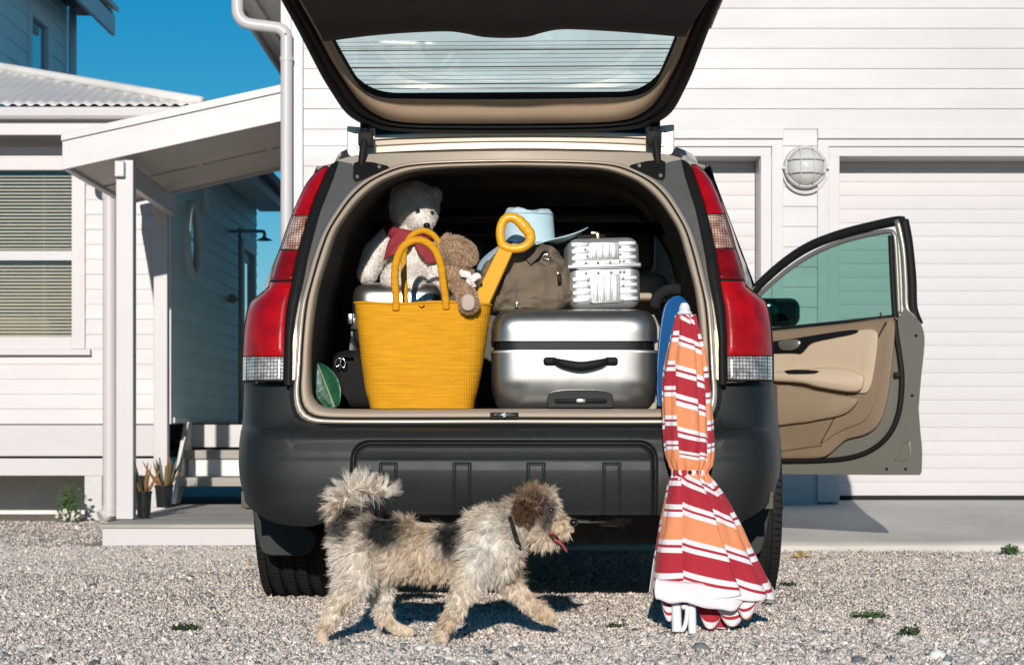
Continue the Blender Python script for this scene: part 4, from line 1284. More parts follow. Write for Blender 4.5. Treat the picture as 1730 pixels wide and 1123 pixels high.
# -- tailgate, raised
TG0 = Vector((0, 6.42, 1.505)); TGA = R(20)
TGN = Vector((-0 * 1.0, -math.sin(TGA), -math.cos(TGA)))      # faces down and towards the viewer
TGV = CF * (-math.cos(TGA)) + Vector((0, 0, math.sin(TGA)))
TGN = CR.cross(TGV).normalized()
if TGN.z > 0: TGN = -TGN
def tg(px, py, off=0.0):
    return onplane(px, py, TG0 + TGN * off, TGN)
def tgate():
    SH = [(853, 226), (760, 225.5), (700, 224), (650, 220), (618, 212), (595, 200), (580, 186), (566, 166), (545, 132), (528, 100), (510, 65), (494, 35), (470, -10), (452, -60), (440, -110)]
    n = 80
    def outline(tab, k=n):
        return resample(spline(tab, 6), k)
    sh = outline(SH)
    # offset helper: move outline inward by amount (towards the centre line and up)
    def strip(name, mat, o_in, o_out, offs, parent):
        rows = []
        for k in range(n):
            row = []
            for t, off in offs:
                p = o_in[k] * t + o_out[k] * (1 - t)
                row.append(tg(p[0], p[1], off))
            rows.append(row)
        rows[0] = [cent(p) for p in rows[0]]
        full = rows[::-1] + [[mir(p) for p in r] for r in rows[1:]]
        return MB().grid(full).build(name, MATS[mat], parent, smooth=True)
    TAN = [(853, 210), (760, 210), (700, 209), (660, 204), (636, 194), (616, 180), (598, 160), (580, 134), (562, 106), (548, 80), (535, 55), (520, 28), (498, -12), (482, -60), (470, -108)]
    GL = [(853, 156), (760, 156.5), (680, 157), (648, 156.5), (628, 154), (615, 147), (604, 132), (594, 116), (586, 102), (578, 88), (571, 75), (566, 66), (562, 58), (560, 52), (558, 46)]
    DK = [(853, 168), (760, 168), (690, 167), (655, 166), (632, 161), (612, 150), (600, 136), (586, 114), (574, 94), (562, 72), (552, 52), (545, 38), (536, 20), (528, -5), (520, -40)]
    tan = outline(TAN); gl = outline(GL); dkk = outline(DK)
    # outer skin over the top
    rows = []
    for k in range(n):
        p = sh[k]
        row = [tg(p[0], p[1], .0)]
        q = row[0]
        ins = (Vector((CC.x, q.y, q.z)) - q)
        row.append(q - TGN * .035 + CR * .0)
        cen = tg(853, p[1], -.085)
        row.append(q * .6 + cen * .4 - TGN * .05)
        row.append(cen)
        rows.append(row)
    rows[0] = [cent(p) for p in rows[0]]
    full = rows[::-1] + [[mir(p) for p in r] for r in rows[1:]]
    gate = MB()
    gate.grid([r[:2] for r in full])
    root = gate.build('tailgate', MATS['black_gloss'], car, smooth=True, merge=.0003)
    # metal skin outside (leaves the glass free)
    lo = outline([(853, 162), (760, 162), (680, 162), (640, 160), (620, 155), (606, 143), (596, 124), (588, 110), (580, 96), (572, 84), (565, 72), (560, 62), (556, 56), (553, 48), (552, 40)])
    rows = []
    for k in range(n):
        a_ = tg(sh[k][0], sh[k][1], 0) - TGN * .035; b_ = tg(lo[k][0], lo[k][1], -.05)
        rows.append([a_, a_ * .5 + b_ * .5 - TGN * .02, b_])
    rows[0] = [cent(p) for p in rows[0]]
    full = rows[::-1] + [[mir(p) for p in r] for r in rows[1:]]
    MB().grid(full).build('gate_skin', MATS['paint'], root, smooth=True)
    # lower skin beyond the glass
    rows = []
    for py in np.linspace(54, -110, 12):
        xl = np.interp(py, [p[1] for p in sh[::-1]], [p[0] for p in sh[::-1]])
        xi = 853
        L_ = tg(xl, py, -.035); Rr_ = mir(L_)
        rows.append([L_ * (1 - s) + Rr_ * s - TGN * (.05 * math.sin(math.pi * s)) for s in np.linspace(0, 1, 13)])
    MB().grid(rows).build('gate_skin', MATS['paint'], root, smooth=True)
    # rubber seal round the edge
    strip('gate_seal', 'seal', tan, sh, [(0, 0), (.1, .012), (.3, .016), (.42, .004), (.52, .012), (.72, .014), (.86, .004), (1, 0)], root)
    # tan lining
    strip('gate_lining', 'tan_lining', dkk, tan, [(0, .002), (.1, .012), (.45, .010), (.6, -.002), (.85, -.008), (1, -.012)], root)
    strip('glass_surround', 'black_plastic', gl, dkk, [(0, -.012), (.25, -.020), (.7, -.022), (1, -.03)], root)
    # side garnish: dark lining beside the glass is covered by brown panel further up
    # glass
    pts = [tg(p[0], p[1], -.030) for p in gl]
    pts[0] = cent(pts[0])
    full = pts[::-1] + [mir(p) for p in pts[1:]]
    far = []
    gm = MB(); gm.add(full, [tuple(range(len(full)))])
    g = gm.build('rear_window', MATS['screen_glass'], root)
    # heater wires
    for i, py in enumerate(np.linspace(72, 150, 12)):
        xl = np.interp(py, [p[1] for p in gl[::-1]], [p[0] for p in gl[::-1]])
        a_ = tg(xl, py, -.027); b_ = mir(a_)
        b_ = b_
        big = i in (2, 6, 10)
        MB().tube([a_ * (1 - s) + b_ * s for s in np.linspace(0, 1, 4)], .0017 if big else .0007, 4).build('heater_wire', MATS['brown_lining'], g)
    # brown lower panel with a wavy edge
    wav = [(545, 72), (600, 64), (660, 58), (720, 54.5), (762, 54), (790, 58), (815, 63), (853, 65), (890, 63), (912, 57), (940, 51), (975, 50.5), (1040, 54), (1100, 58.5), (1150, 63), (1160, 64)]
    wv = resample(spline(wav, 6), 60)
    rows = []
    for k in range(60):
        x, y = wv[k]
        f = (x - 853) / (1160 - 853)
        row = [tg(x, y, -.01), tg(x, y - 2, .018), tg(x, y - 8, .026)]
        for yy, sc in ((20, 1.02), (-20, 1.10), (-70, 1.18), (-108, 1.22)):
            row.append(tg(853 + (x - 853) * (sc + .06), yy, .026))
        rows.append(row)
    MB().grid(rows).build('lower_lining', MATS['brown_lining'], root, smooth=True, angle=50)
tgate()

# -- open front door
DH = Vector((1.0, 9.2, 0)); DT = Vector((1.775, 8.70, 0))
DV = (DT - DH).normalized(); DN = Vector((DV.y, -DV.x, 0))
if DN.y > 0: DN = -DN                                    # towards the camera = the door's inside
def dp(px, py, off=0.0):
    return onplane(px, py, DH + DN * off, DN)
def dpoly(parent, name, mat, pts, off0, off1, n=4, closed=True, bevel=.003, smooth=True, soft=0.0):
    soft = soft * .5
    """panel: px outline swept from off0 to off1 with a rounded rim (soft = rim inset in px)"""
    q = [tuple(p) for p in (spline(pts, n, closed=True) if n > 1 else pts)]
    c = np.mean(np.array(q), 0)
    m = MB()
    rings = []
    N_ = len(q)
    A = np.array(q, float)
    tan = np.roll(A, -1, 0) - np.roll(A, 1, 0)
    nrm = np.stack([tan[:, 1], -tan[:, 0]], 1); nrm /= np.maximum(1e-6, np.linalg.norm(nrm, axis=1))[:, None]
    area = .5 * np.sum(A[:, 0] * np.roll(A[:, 1], -1) - np.roll(A[:, 0], -1) * A[:, 1])
    if area > 0: nrm = -nrm
    # nrm points inward
    lay = [(0, off0), (0, off0 + (off1 - off0) * .6)]
    if soft: lay += [(soft * .3, off0 + (off1 - off0) * .88), (soft, off1)]
    else: lay += [(.0, off1)]
    for ins, off in lay:
        B = A + nrm * ins
        rings.append([dp(x, y, off) for x, y in B])
    m.grid(rings, cv=True)
    b = (len(rings) - 1) * N_
    m.f.append(tuple(range(b, b + N_)))
    o = m.build(name, MATS[mat], parent, smooth=smooth, angle=45)
    return o
def door():
    pm('door_metal', (.25, .24, .205), .4, metal=.5, var=.04, coat=.3)
    pm('door_trim', (.205, .142, .09), .6, var=.04, vscale=10, bump=.25, bscale=400)
    pm('door_insert', (.48, .37, .26), .55, var=.03, vscale=8, bump=.2, bscale=200)
    pm('door_pocket', (.25, .178, .115), .65, var=.05, vscale=9, bump=.25, bscale=300)
    # base pressing of the door
    base = [(1195, 560), (1300, 556), (1520, 533), (1528, 520), (1540, 530), (1556, 545), (1560, 570), (1556, 640), (1552, 690), (1556, 740), (1558, 770), (1555, 802), (1480, 802), (1300, 800), (1195, 798)]
    sh = dpoly(car, 'front_door', 'door_metal', base, -.07, .0, n=1)
    sh['label'] = 'front door standing open on the right'
    # rolled trailing flange
    fl = [(1516, 372), (1526, 420), (1530, 480), (1532, 520), (1544, 536), (1553, 556), (1556, 580), (1550, 640), (1546, 680), (1548, 720), (1552, 760), (1551, 798)]
    MB().tube([dp(x, y, -.02) for x, y in [tuple(p) for p in spline(fl, 4)]], .016, 8).build('rear_flange', MATS['door_metal'], sh, smooth=True)
    fl2 = [(1505, 398), (1508, 470), (1511, 520), (1514, 560), (1520, 600), (1524, 640), (1520, 690), (1506, 728), (1480, 755), (1440, 772), (1380, 778), (1290, 779)]
    MB().tube([dp(x, y, .004) for x, y in [tuple(p) for p in spline(fl2, 5)]], .013, 8, flat=.8).build('door_seal', MATS['seal'], sh, smooth=True)
    # window frame
    top = [(1255, 512), (1290, 474), (1330, 440), (1370, 415), (1420, 396), (1470, 383), (1512, 374), (1527, 374)]
    path = [tuple(p) for p in spline(top, 6)]
    MB().tube([dp(x, y, -.03) for x, y in path], .022, 8, flat=1.0).build('window_frame', MATS['black_plastic'], sh, smooth=True)
    top2 = [(1268, 512), (1300, 482), (1335, 453), (1375, 428), (1420, 409), (1465, 397), (1500, 391), (1510, 396), (1513, 410), (1515, 440), (1517, 480), (1519, 530)]
    MB().tube([dp(x, y, -.012) for x, y in [tuple(p) for p in spline(top2, 6)]], .011, 8).build('window_channel', MATS['door_metal'], sh, smooth=True)
    rear = [(1527, 372), (1534, 410), (1540, 470), (1542, 520), (1552, 548)]
    MB().tube([dp(x, y, -.03) for x, y in [tuple(p) for p in spline(rear, 5)]], .022, 8).build('window_frame', MATS['black_plastic'], sh, smooth=True)
    # pane
    gl = [(1262, 556), (1262, 515), (1290, 488), (1330, 457), (1375, 430), (1420, 411), (1465, 399), (1506, 393), (1514, 400), (1519, 533), (1400, 545)]
    m = MB(); m.prism([dp(x, y, -.03) for x, y in gl], -DN * .004)
    m.build('door_window', MATS['door_glass'], sh)
    # frame rail below the glass
    MB().tube([dp(x, y, .004) for x, y in ((1195, 566), (1300, 556), (1400, 546), (1518, 533))], .007, 6).build('belt_seal', MATS['seal'], sh, smooth=True)
    # trim: base panel
    tr = [(1195, 570), (1300, 560), (1400, 550), (1508, 536), (1512, 545), (1511, 580), (1505, 640), (1496, 690), (1482, 720), (1460, 735), (1432, 742), (1415, 755), (1400, 768), (1380, 774), (1320, 775), (1195, 775)]
    t = dpoly(sh, 'door_trim', 'door_trim', tr, .0, .034, n=3, soft=9)
    tr2 = [(1195, 572), (1300, 561), (1400, 551), (1492, 541), (1497, 552), (1494, 600), (1486, 650), (1474, 690), (1458, 712), (1430, 724), (1408, 735), (1390, 748), (1370, 755), (1195, 757)]
    dpoly(t, 'trim_panel', 'door_trim', tr2, .03, .044, n=3, soft=8)
    ins = [(1195, 590), (1300, 584), (1360, 570), (1440, 559), (1470, 556), (1482, 562), (1483, 580), (1478, 620), (1472, 650), (1462, 664), (1440, 662), (1380, 652), (1300, 640), (1195, 640)]
    dpoly(t, 'insert', 'door_insert', ins, .04, .062, n=4, soft=7)
    arm = [(1195, 632), (1300, 628), (1340, 624), (1395, 620), (1430, 622), (1456, 632), (1460, 645), (1452, 660), (1430, 662), (1380, 654), (1340, 646), (1195, 640)]
    dpoly(t, 'armrest', 'door_insert', arm, .05, .10, n=4, soft=9)
    sw = [(1326, 626), (1345, 624), (1382, 626), (1376, 631), (1340, 632), (1330, 631)]
    dpoly(t, 'window_switch', 'black_plastic', sw, .095, .104, n=2, soft=1)
    pk = [(1195, 650), (1320, 650), (1340, 652), (1400, 664), (1448, 672), (1440, 690), (1420, 702), (1380, 710), (1340, 716), (1195, 726)]
    dpoly(t, 'map_pocket', 'door_pocket', pk, .04, .075, n=3, soft=8)
    st = [(1195, 590), (1300, 577), (1350, 570), (1400, 562), (1440, 557), (1451, 559), (1440, 565), (1400, 573), (1372, 580), (1362, 590), (1352, 598), (1330, 597), (1195, 600)]
    s_ = dpoly(t, 'dark_strip', 'black_gloss', st, .05, .071, n=3, soft=3)
    hd = [(1318, 576), (1345, 573), (1352, 580), (1344, 590), (1324, 591), (1316, 586)]
    dpoly(s_, 'handle', 'chrome' if False else 'paint_dark', hd, .068, .082, n=3, soft=3)
    # lock, latch and bolts
    lk = dp(1517, 633, .012)
    MB().rbox(lk, (.018, .012, .012), .004, 2).build('latch', MATS['black_plastic'], sh, smooth=True)
    for x, y in ((1548, 567), (1541, 668), (1498, 792), (1530, 792), (1466, 762)):
        MB().lathe([(0, .003), (.006, .003), (.007, 0)], dp(x, y, .0), DN, 10).build('bolt', MATS['black_plastic'], sh)
    # snap-on lock pin
    MB().tube([dp(1488, 538, .02), dp(1488, 528, .02)], .004, 6).build('lock_pin', MATS['black_plastic'], sh)
    # pressed hollow at the lower corner
    MB().tube([dp(x, y, .002) for x, y in [tuple(p) for p in spline([(1516, 772), (1512, 776), (1522, 777), (1536, 772), (1537, 750), (1532, 745), (1524, 758)], 4, closed=True)]], .003, 6, closed=True).build('pressing', MATS['door_metal'], sh, smooth=True)
    # wing mirror on the outside, seen through the pane
    mc = dp(1312, 528, -.13)
    mr = MB().rbox(mc, (.105, .06, .066), .045, 5).build('wing_mirror', MATS['black_gloss'], sh, smooth=True)
    MB().rbox(mc + Vector((-.004, -.061, 0)), (.085, .003, .05), .0025, 2).build('mirror_glass', pm('mirror', (.12, .16, .19), .04, metal=1.0), mr, smooth=True)
    MB().tube([mc + Vector((-.09, 0, -.03)), dp(1270, 548, -.04)], .022, 8).build('mirror_arm', MATS['black_plastic'], mr, smooth=True)
door()
# ------------------------------------------------------------------ luggage in the boot
FLOOR_Z = .626
def sell(c, half, e1=.5, e2=.5, nu=48, nv=32, disp=None, rot=None):
    """superellipsoid grid"""
    def sp(v, e): return math.copysign(abs(v) ** e, v)
    rows = []
    M = rot or Matrix.Identity(3)
    for i in range(nv + 1):
        ph = -math.pi / 2 + math.pi * i / nv
        row = []
        for j in range(nu):
            th = 2 * math.pi * j / nu
            q = Vector((half[0] * sp(math.cos(ph), e1) * sp(math.cos(th), e2), half[1] * sp(math.cos(ph), e1) * sp(math.sin(th), e2), half[2] * sp(math.sin(ph), e1)))
            if disp: q = disp(q)
            row.append(M @ q + Vector(c))
        rows.append(row)
    return MB().grid(rows, cv=True)

def blob(parts, voxel=.008, smooth=6, thing_name='tmp'):
    """one continuous skin over tapered limbs; parts: (p, q, ra, rb)"""
    bm = bmesh.new()
    for p, q, ra, rb in parts:
        p, q = Vector(p), Vector(q)
        L_ = (q - p).length
        n = max(1, int(L_ / (min(ra, rb) * .35 + 1e-6)))
        for i in range(n + 1):
            t = i / n
            bmesh.ops.create_icosphere(bm, subdivisions=2, radius=ra + (rb - ra) * t, matrix=Matrix.Translation(p.lerp(q, t)))
    me = bpy.data.meshes.new(thing_name); bm.to_mesh(me); bm.free()
    o = bpy.data.objects.new(thing_name, me); COL.objects.link(o)
    m = o.modifiers.new('r', 'REMESH'); m.mode = 'VOXEL'; m.voxel_size = voxel
    m2 = o.modifiers.new('s', 'SMOOTH'); m2.iterations = smooth; m2.factor = .5
    dg = bpy.context.evaluated_depsgraph_get()
    me2 = bpy.data.meshes.new_from_object(o.evaluated_get(dg))
    bpy.data.objects.remove(o); bpy.data.meshes.remove(me)
    V = np.empty(len(me2.vertices) * 3); me2.vertices.foreach_get('co', V)
    F = [tuple(p.vertices) for p in me2.polygons]
    bpy.data.meshes.remove(me2)
    return V.reshape(-1, 3), F

def mesh_np(name, V, F, mat, parent=None, origin=None, smooth=True, cols=None):
    m = MB(); m.v = [tuple(v) for v in V]; m.f = list(F)
    o = m.build(name, mat, parent, origin, smooth=smooth)
    if cols is not None:
        at = o.data.color_attributes.new('col', 'FLOAT_COLOR', 'POINT')
        at.data.foreach_set('color', np.concatenate([cols, np.ones((len(cols), 1))], 1).astype(np.float32).reshape(-1))
    return o

_ph = np.random.default_rng(3)
_K = _ph.normal(0, 1, (3, 24, 3)); _P = _ph.uniform(0, 6.28, (3, 24))
def vnoise(P, freq):
    """cheap smooth vector noise"""
    out = np.zeros((len(P), 3))
    for c in range(3):
        out[:, c] = np.sin(P @ (_K[c].T * freq) + _P[c]).mean(1) * 2.6
    return out

def fur(name, label, parent, V, F, mat, n, lenf, comb, colf, width=.0011, segs=3, seed=1, lift=.6, clump=.5, curl=.25, freq=35, nclump=0, gather=.65):
    g = np.random.default_rng(seed)
    tri = []
    for f in F:
        for k in range(1, len(f) - 1): tri.append((f[0], f[k], f[k + 1]))
    T = np.array(tri)
    A, B, C = V[T[:, 0]], V[T[:, 1]], V[T[:, 2]]
    nr = np.cross(B - A, C - A); ar = np.linalg.norm(nr, axis=1)
    idx = g.choice(len(T), n, p=ar / ar.sum())
    r1, r2 = np.sqrt(g.random(n)), g.random(n)
    P = (1 - r1)[:, None] * A[idx] + (r1 * (1 - r2))[:, None] * B[idx] + (r1 * r2)[:, None] * C[idx]
    Nn = nr[idx] / np.maximum(ar[idx], 1e-12)[:, None]
    # outward check
    ln = lenf(P, Nn) * g.uniform(.65, 1.2, n)
    cd = comb(P, Nn)
    cl = vnoise(P, freq)
    d0 = Nn * lift + cd + cl * clump + g.normal(0, .12, (n, 3))
    d0 /= np.linalg.norm(d0, axis=1)[:, None]
    d1 = d0 + vnoise(P + 5, freq * 1.7) * curl + np.array([0, 0, -.25]) + g.normal(0, .12, (n, 3))
    d1 /= np.linalg.norm(d1, axis=1)[:, None]
    ctint = np.ones((n, 1))
    if nclump:
        from mathutils.kdtree import KDTree
        ci = g.choice(n, nclump, replace=False)
        kd = KDTree(nclump)
        for a, b in enumerate(ci): kd.insert(P[b], a)
        kd.balance()
        own = np.array([kd.find(p)[1] for p in P])
        cdir = d0[ci] + g.normal(0, .30, (nclump, 3)); cdir /= np.linalg.norm(cdir, axis=1)[:, None]
        clen = g.uniform(.75, 1.2, nclump)
        ctint = g.uniform(.82, 1.15, (nclump, 1))[own]
        ln = ln * clen[own]
        # hairs of a lock lean towards the tip of that lock
        tip = P[ci][own] + cdir[own] * ln[:, None]
        d0n = (tip - P); d0n /= np.maximum(1e-9, np.linalg.norm(d0n, axis=1))[:, None]
        d0 = d0 * (1 - gather) + d0n * gather; d0 /= np.linalg.norm(d0, axis=1)[:, None]
        kink = g.normal(0, .45, (nclump, 3))
        d1 = d0 + kink[own] + g.normal(0, .10, (n, 3)) + np.array([0, 0, -.15]); d1 /= np.linalg.norm(d1, axis=1)[:, None]
    keep = ln > .0015
    P, Nn, ln, d0, d1, ctint = P[keep], Nn[keep], ln[keep], d0[keep], d1[keep], ctint[keep]; n = len(P)
    side = np.cross(d0, Nn + g.normal(0, .7, (n, 3)))
    side /= np.maximum(1e-9, np.linalg.norm(side, axis=1))[:, None]
    pts = []
    for s in range(segs + 1):
        t = s / segs
        c = P + d0 * (ln * t)[:, None] + (d1 - d0) * (ln * t * t * .6)[:, None]
        w = width * (1 - .8 * t) * .5
        pts.append(c - side * w); pts.append(c + side * w)
    VV = np.stack(pts, 1).reshape(-1, 3)
    m_ = 2 * (segs + 1)
    q = np.array([[2 * s, 2 * s + 1, 2 * s + 3, 2 * s + 2] for s in range(segs)])
    FF = (q[None] + (np.arange(n) * m_)[:, None, None]).reshape(-1, 4)
    org = np.array(ORG[parent.name])
    me = bpy.data.meshes.new(name)
    me.vertices.add(len(VV)); me.vertices.foreach_set('co', (VV - org).reshape(-1))
    me.loops.add(FF.size); me.loops.foreach_set('vertex_index', FF.reshape(-1).astype(np.int32))
    me.polygons.add(len(FF)); me.polygons.foreach_set('loop_start', np.arange(0, FF.size, 4, dtype=np.int32))
    me.update(calc_edges=True)
    me.polygons.foreach_set('use_smooth', [True] * len(me.polygons))
    cc = colf(P) * g.uniform(.8, 1.18, (n, 1)) * ctint
    at = me.color_attributes.new('col', 'FLOAT_COLOR', 'POINT')
    cv = np.concatenate([np.repeat(np.clip(cc, 0, 1), m_, 0), np.ones((n * m_, 1))], 1)
    at.data.foreach_set('color', cv.astype(np.float32).reshape(-1))
    o = link(name, me, mat, parent)
    o['kind'] = 'stuff'
    if label: o['label'] = label
    return o

attrmat('hair', rough=.6, spec=.25, translucent=.25)
attrmat('hide', rough=.9, spec=.1)
pm('silver_shell', (.30, .296, .285), .31, metal=.9, var=.05, vscale=6, rvar=.06)
pm('alu', (.54, .54, .535), .46, metal=.75, var=.05, vscale=9, rvar=.08)
pm('canvas_brown', (.155, .118, .080), .85, var=.12, vscale=14, bump=.5, bscale=500)
pm('canvas_dark', (.11, .085, .06), .85, var=.1, bump=.4, bscale=500)
pm('hat_blue', (.45, .60, .66), .8, var=.05, vscale=20, bump=.35, bscale=350)
pm('spade_yellow', (.80, .36, .01), .35, var=.05, vscale=9, coat=.2)
pm('red_cloth', (.26, .025, .035), .85, var=.15, vscale=30, bump=.4, bscale=300)
pm('blue_foam', (.008, .09, .27), .45, var=.08, vscale=8, rvar=.1)
pm('black_nylon', (.014, .014, .015), .8, spec=.15, var=.2, vscale=20, bump=.4, bscale=400)
pm('bead_black', (.006, .005, .005), .12, coat=.6)
pm('white_cloth', (.72, .68, .65), .8, var=.05, vscale=20, bump=.3, bscale=200)
pm('leaf_green', (.012, .075, .035), .35, var=.35, vscale=30, bump=.3, bscale=120)
pm('leaf_rib', (.30, .36, .22), .5)

def weave():
    m = bpy.data.materials.new('basket_weave'); m.use_nodes = True
    N, L = m.node_tree.nodes, m.node_tree.links
    b = N['Principled BSDF']; b.inputs['Roughness'].default_value = .75; b.inputs['Specular IOR Level'].default_value = .25
    tc = N.new('ShaderNodeTexCoord')
    w1 = N.new('ShaderNodeTexWave'); w1.bands_direction = 'Z'; w1.inputs['Scale'].default_value = 70; w1.inputs['Distortion'].default_value = 1.5; w1.inputs['Detail'].default_value = 2; w1.inputs['Detail Scale'].default_value = .6
    w2 = N.new('ShaderNodeTexWave'); w2.bands_direction = 'X'; w2.inputs['Scale'].default_value = 60; w2.inputs['Distortion'].default_value = .8
    L.new(tc.outputs['Object'], w1.inputs['Vector']); L.new(tc.outputs['Object'], w2.inputs['Vector'])
    mp = N.new('ShaderNodeMapping'); mp.inputs['Scale'].default_value = (14, 14, 170); L.new(tc.outputs['Object'], mp.inputs[0])
    nz = N.new('ShaderNodeTexNoise'); nz.inputs['Scale'].default_value = 1.0; nz.inputs['Detail'].default_value = 3; L.new(mp.outputs[0], nz.inputs['Vector'])
    rp = N.new('ShaderNodeValToRGB'); e = rp.color_ramp.elements
    e[0].position = .2; e[0].color = (.54, .235, .005, 1); e[1].position = .75; e[1].color = (.74, .345, .011, 1)
    L.new(nz.outputs['Fac'], rp.inputs['Fac']); L.new(rp.outputs[0], b.inputs['Base Color'])
    ad = N.new('ShaderNodeMath'); ad.operation = 'ADD'; L.new(w1.outputs['Fac'], ad.inputs[0]); L.new(w2.outputs['Fac'], ad.inputs[1])
    bp = N.new('ShaderNodeBump'); bp.inputs['Strength'].default_value = .5; bp.inputs['Distance'].default_value = .0018
    L.new(ad.outputs[0], bp.inputs['Height']); L.new(bp.outputs[0], b.inputs['Normal'])
    MATS['basket_weave'] = m
weave()

def big_case():
    d0 = 6.06
    s = FPX / d0
    x0, x1 = WX(829, d0), WX(1115, d0)
    zb, zs0, zs1, zt = FLOOR_Z, WZ(591, d0), WZ(576, d0), WZ(521, d0)
    dep = .60
    t = thing('suitcase', 'large silver hard-shell suitcase lying flat under the small aluminium case', 'suitcase', ((x0 + x1) / 2, d0 + dep / 2, zb))
    cx, cy = (x0 + x1) / 2, d0 + dep / 2
    hw = (x1 - x0) / 2
    def shell(nm, z0, z1, top):
        def disp(q):
            return q
        m = MB()
        # horizontal slices with rounded plan and rounded crown
        rows = []
        ks = np.linspace(0, 1, 26)
        for k in ks:
            z = z0 + (z1 - z0) * k
            if top: ins = .046 * (1 - math.sqrt(max(0, 1 - max(0, (k - .25) / .75) ** 2.4)))
            else: ins = .035 * (1 - math.sqrt(max(0, 1 - max(0, (.55 - k) / .55) ** 2.2)))
            row = []
            for th in np.linspace(0, 2 * math.pi, 120, endpoint=False):
                e = .22
                c_, s_ = math.cos(th), math.sin(th)
                x = (hw - ins) * math.copysign(abs(c_) ** e, c_); y = (dep / 2 - ins) * math.copysign(abs(s_) ** e, s_)
                if not top and y < 0:
                    # moulded front: central field stands proud, flaring towards the foot
                    edge_ = .135 + .05 * max(0, .5 - k) * 2
                    f = 1 / (1 + math.exp((abs(x) - edge_) / .006))
                    low = max(0, 1 - k / .45)
                    y += .012 * (1 - f) * low
                row.append((cx + x, cy + y, z))
            rows.append(row)
        m.grid(rows, cv=True)
        n = 120
        m.f.append(tuple(range(n))[::-1]); m.f.append(tuple(range(25 * n, 26 * n)))
        return m.build(nm, MATS['silver_shell'], t, smooth=True, angle=55)
    lo = shell('lower_shell', zb, zs0, False); shell('upper_shell', zs1, zt, True)
    def band(nm, mt, z0, z1, ins):
        rows = []
        for z in (z0, (z0 + z1) / 2, z1):
            rows.append([(cx + (hw - ins) * math.copysign(abs(math.cos(th)) ** .22, math.cos(th)), cy + (dep / 2 - ins) * math.copysign(abs(math.sin(th)) ** .22, math.sin(th)), z) for th in np.linspace(0, 2 * math.pi, 120, endpoint=False)])
        return MB().grid(rows, cv=True).build(nm, mt, t, smooth=True)
    band('seam_band', MATS['black_gloss'], zs0 - .001, zs1 + .001, .008)
    band('rim', MATS['alu'], zs0 - .008, zs0 - .002, -.002); band('rim', MATS['silver_shell'], zs1 + .001, zs1 + .006, -.002)
    # carry handle
    hp = [(918, 611), (935, 609), (960, 616), (980, 619), (1003, 616), (1028, 608), (1043, 609)]
    for px0, px1 in ((918, 941), (1021, 1044)):
        MB().rbox((WX((px0 + px1) / 2, d0 - .008), d0 - .006, WZ(610, d0)), (WX(px1, d0) / 2 - WX(px0, d0) / 2, .010, .012), .009, 3).build('handle_mount', MATS['black_plastic'], t, smooth=True)
    rows = spline([(WX(936, d0), d0 - .014, WZ(609, d0)), (WX(950, d0), d0 - .026, WZ(614, d0)), (WX(981, d0), d0 - .030, WZ(619, d0)), (WX(1012, d0), d0 - .026, WZ(614, d0)), (WX(1026, d0), d0 - .014, WZ(609, d0))], 6)
    MB().tube(rows, [.008 + .006 * math.sin(math.pi * i / (len(rows) - 1)) for i in range(len(rows))], 10, flat=.7).build('handle', MATS['black_plastic'], t, smooth=True)
    # recessed trolley handle at the foot
    q = spline([(925, 690), (925, 674), (930, 664), (950, 659.5), (980, 658.5), (1010, 659.5), (1030, 664), (1036, 674), (1036, 690)], 5)
    MB().prism([(WX(p[0], d0), d0 - .006, WZ(min(p[1], 689), d0)) for p in q], (0, .03, 0)).build('trolley_recess', MATS['black_gloss'], t, bevel=.003)
    MB().rbox((WX(981, d0), d0 - .010, WZ(677, d0)), (.078, .006, .006), .004, 2).build('trolley_handle', MATS['black_plastic'], t, smooth=True)
    MB().rbox((WX(981, d0), d0 - .014, WZ(677, d0)), (.014, .004, .006), .002, 2).build('trolley_button', MATS['paint_dark'], t, smooth=True)
    return zt
CASE_TOP = big_case()

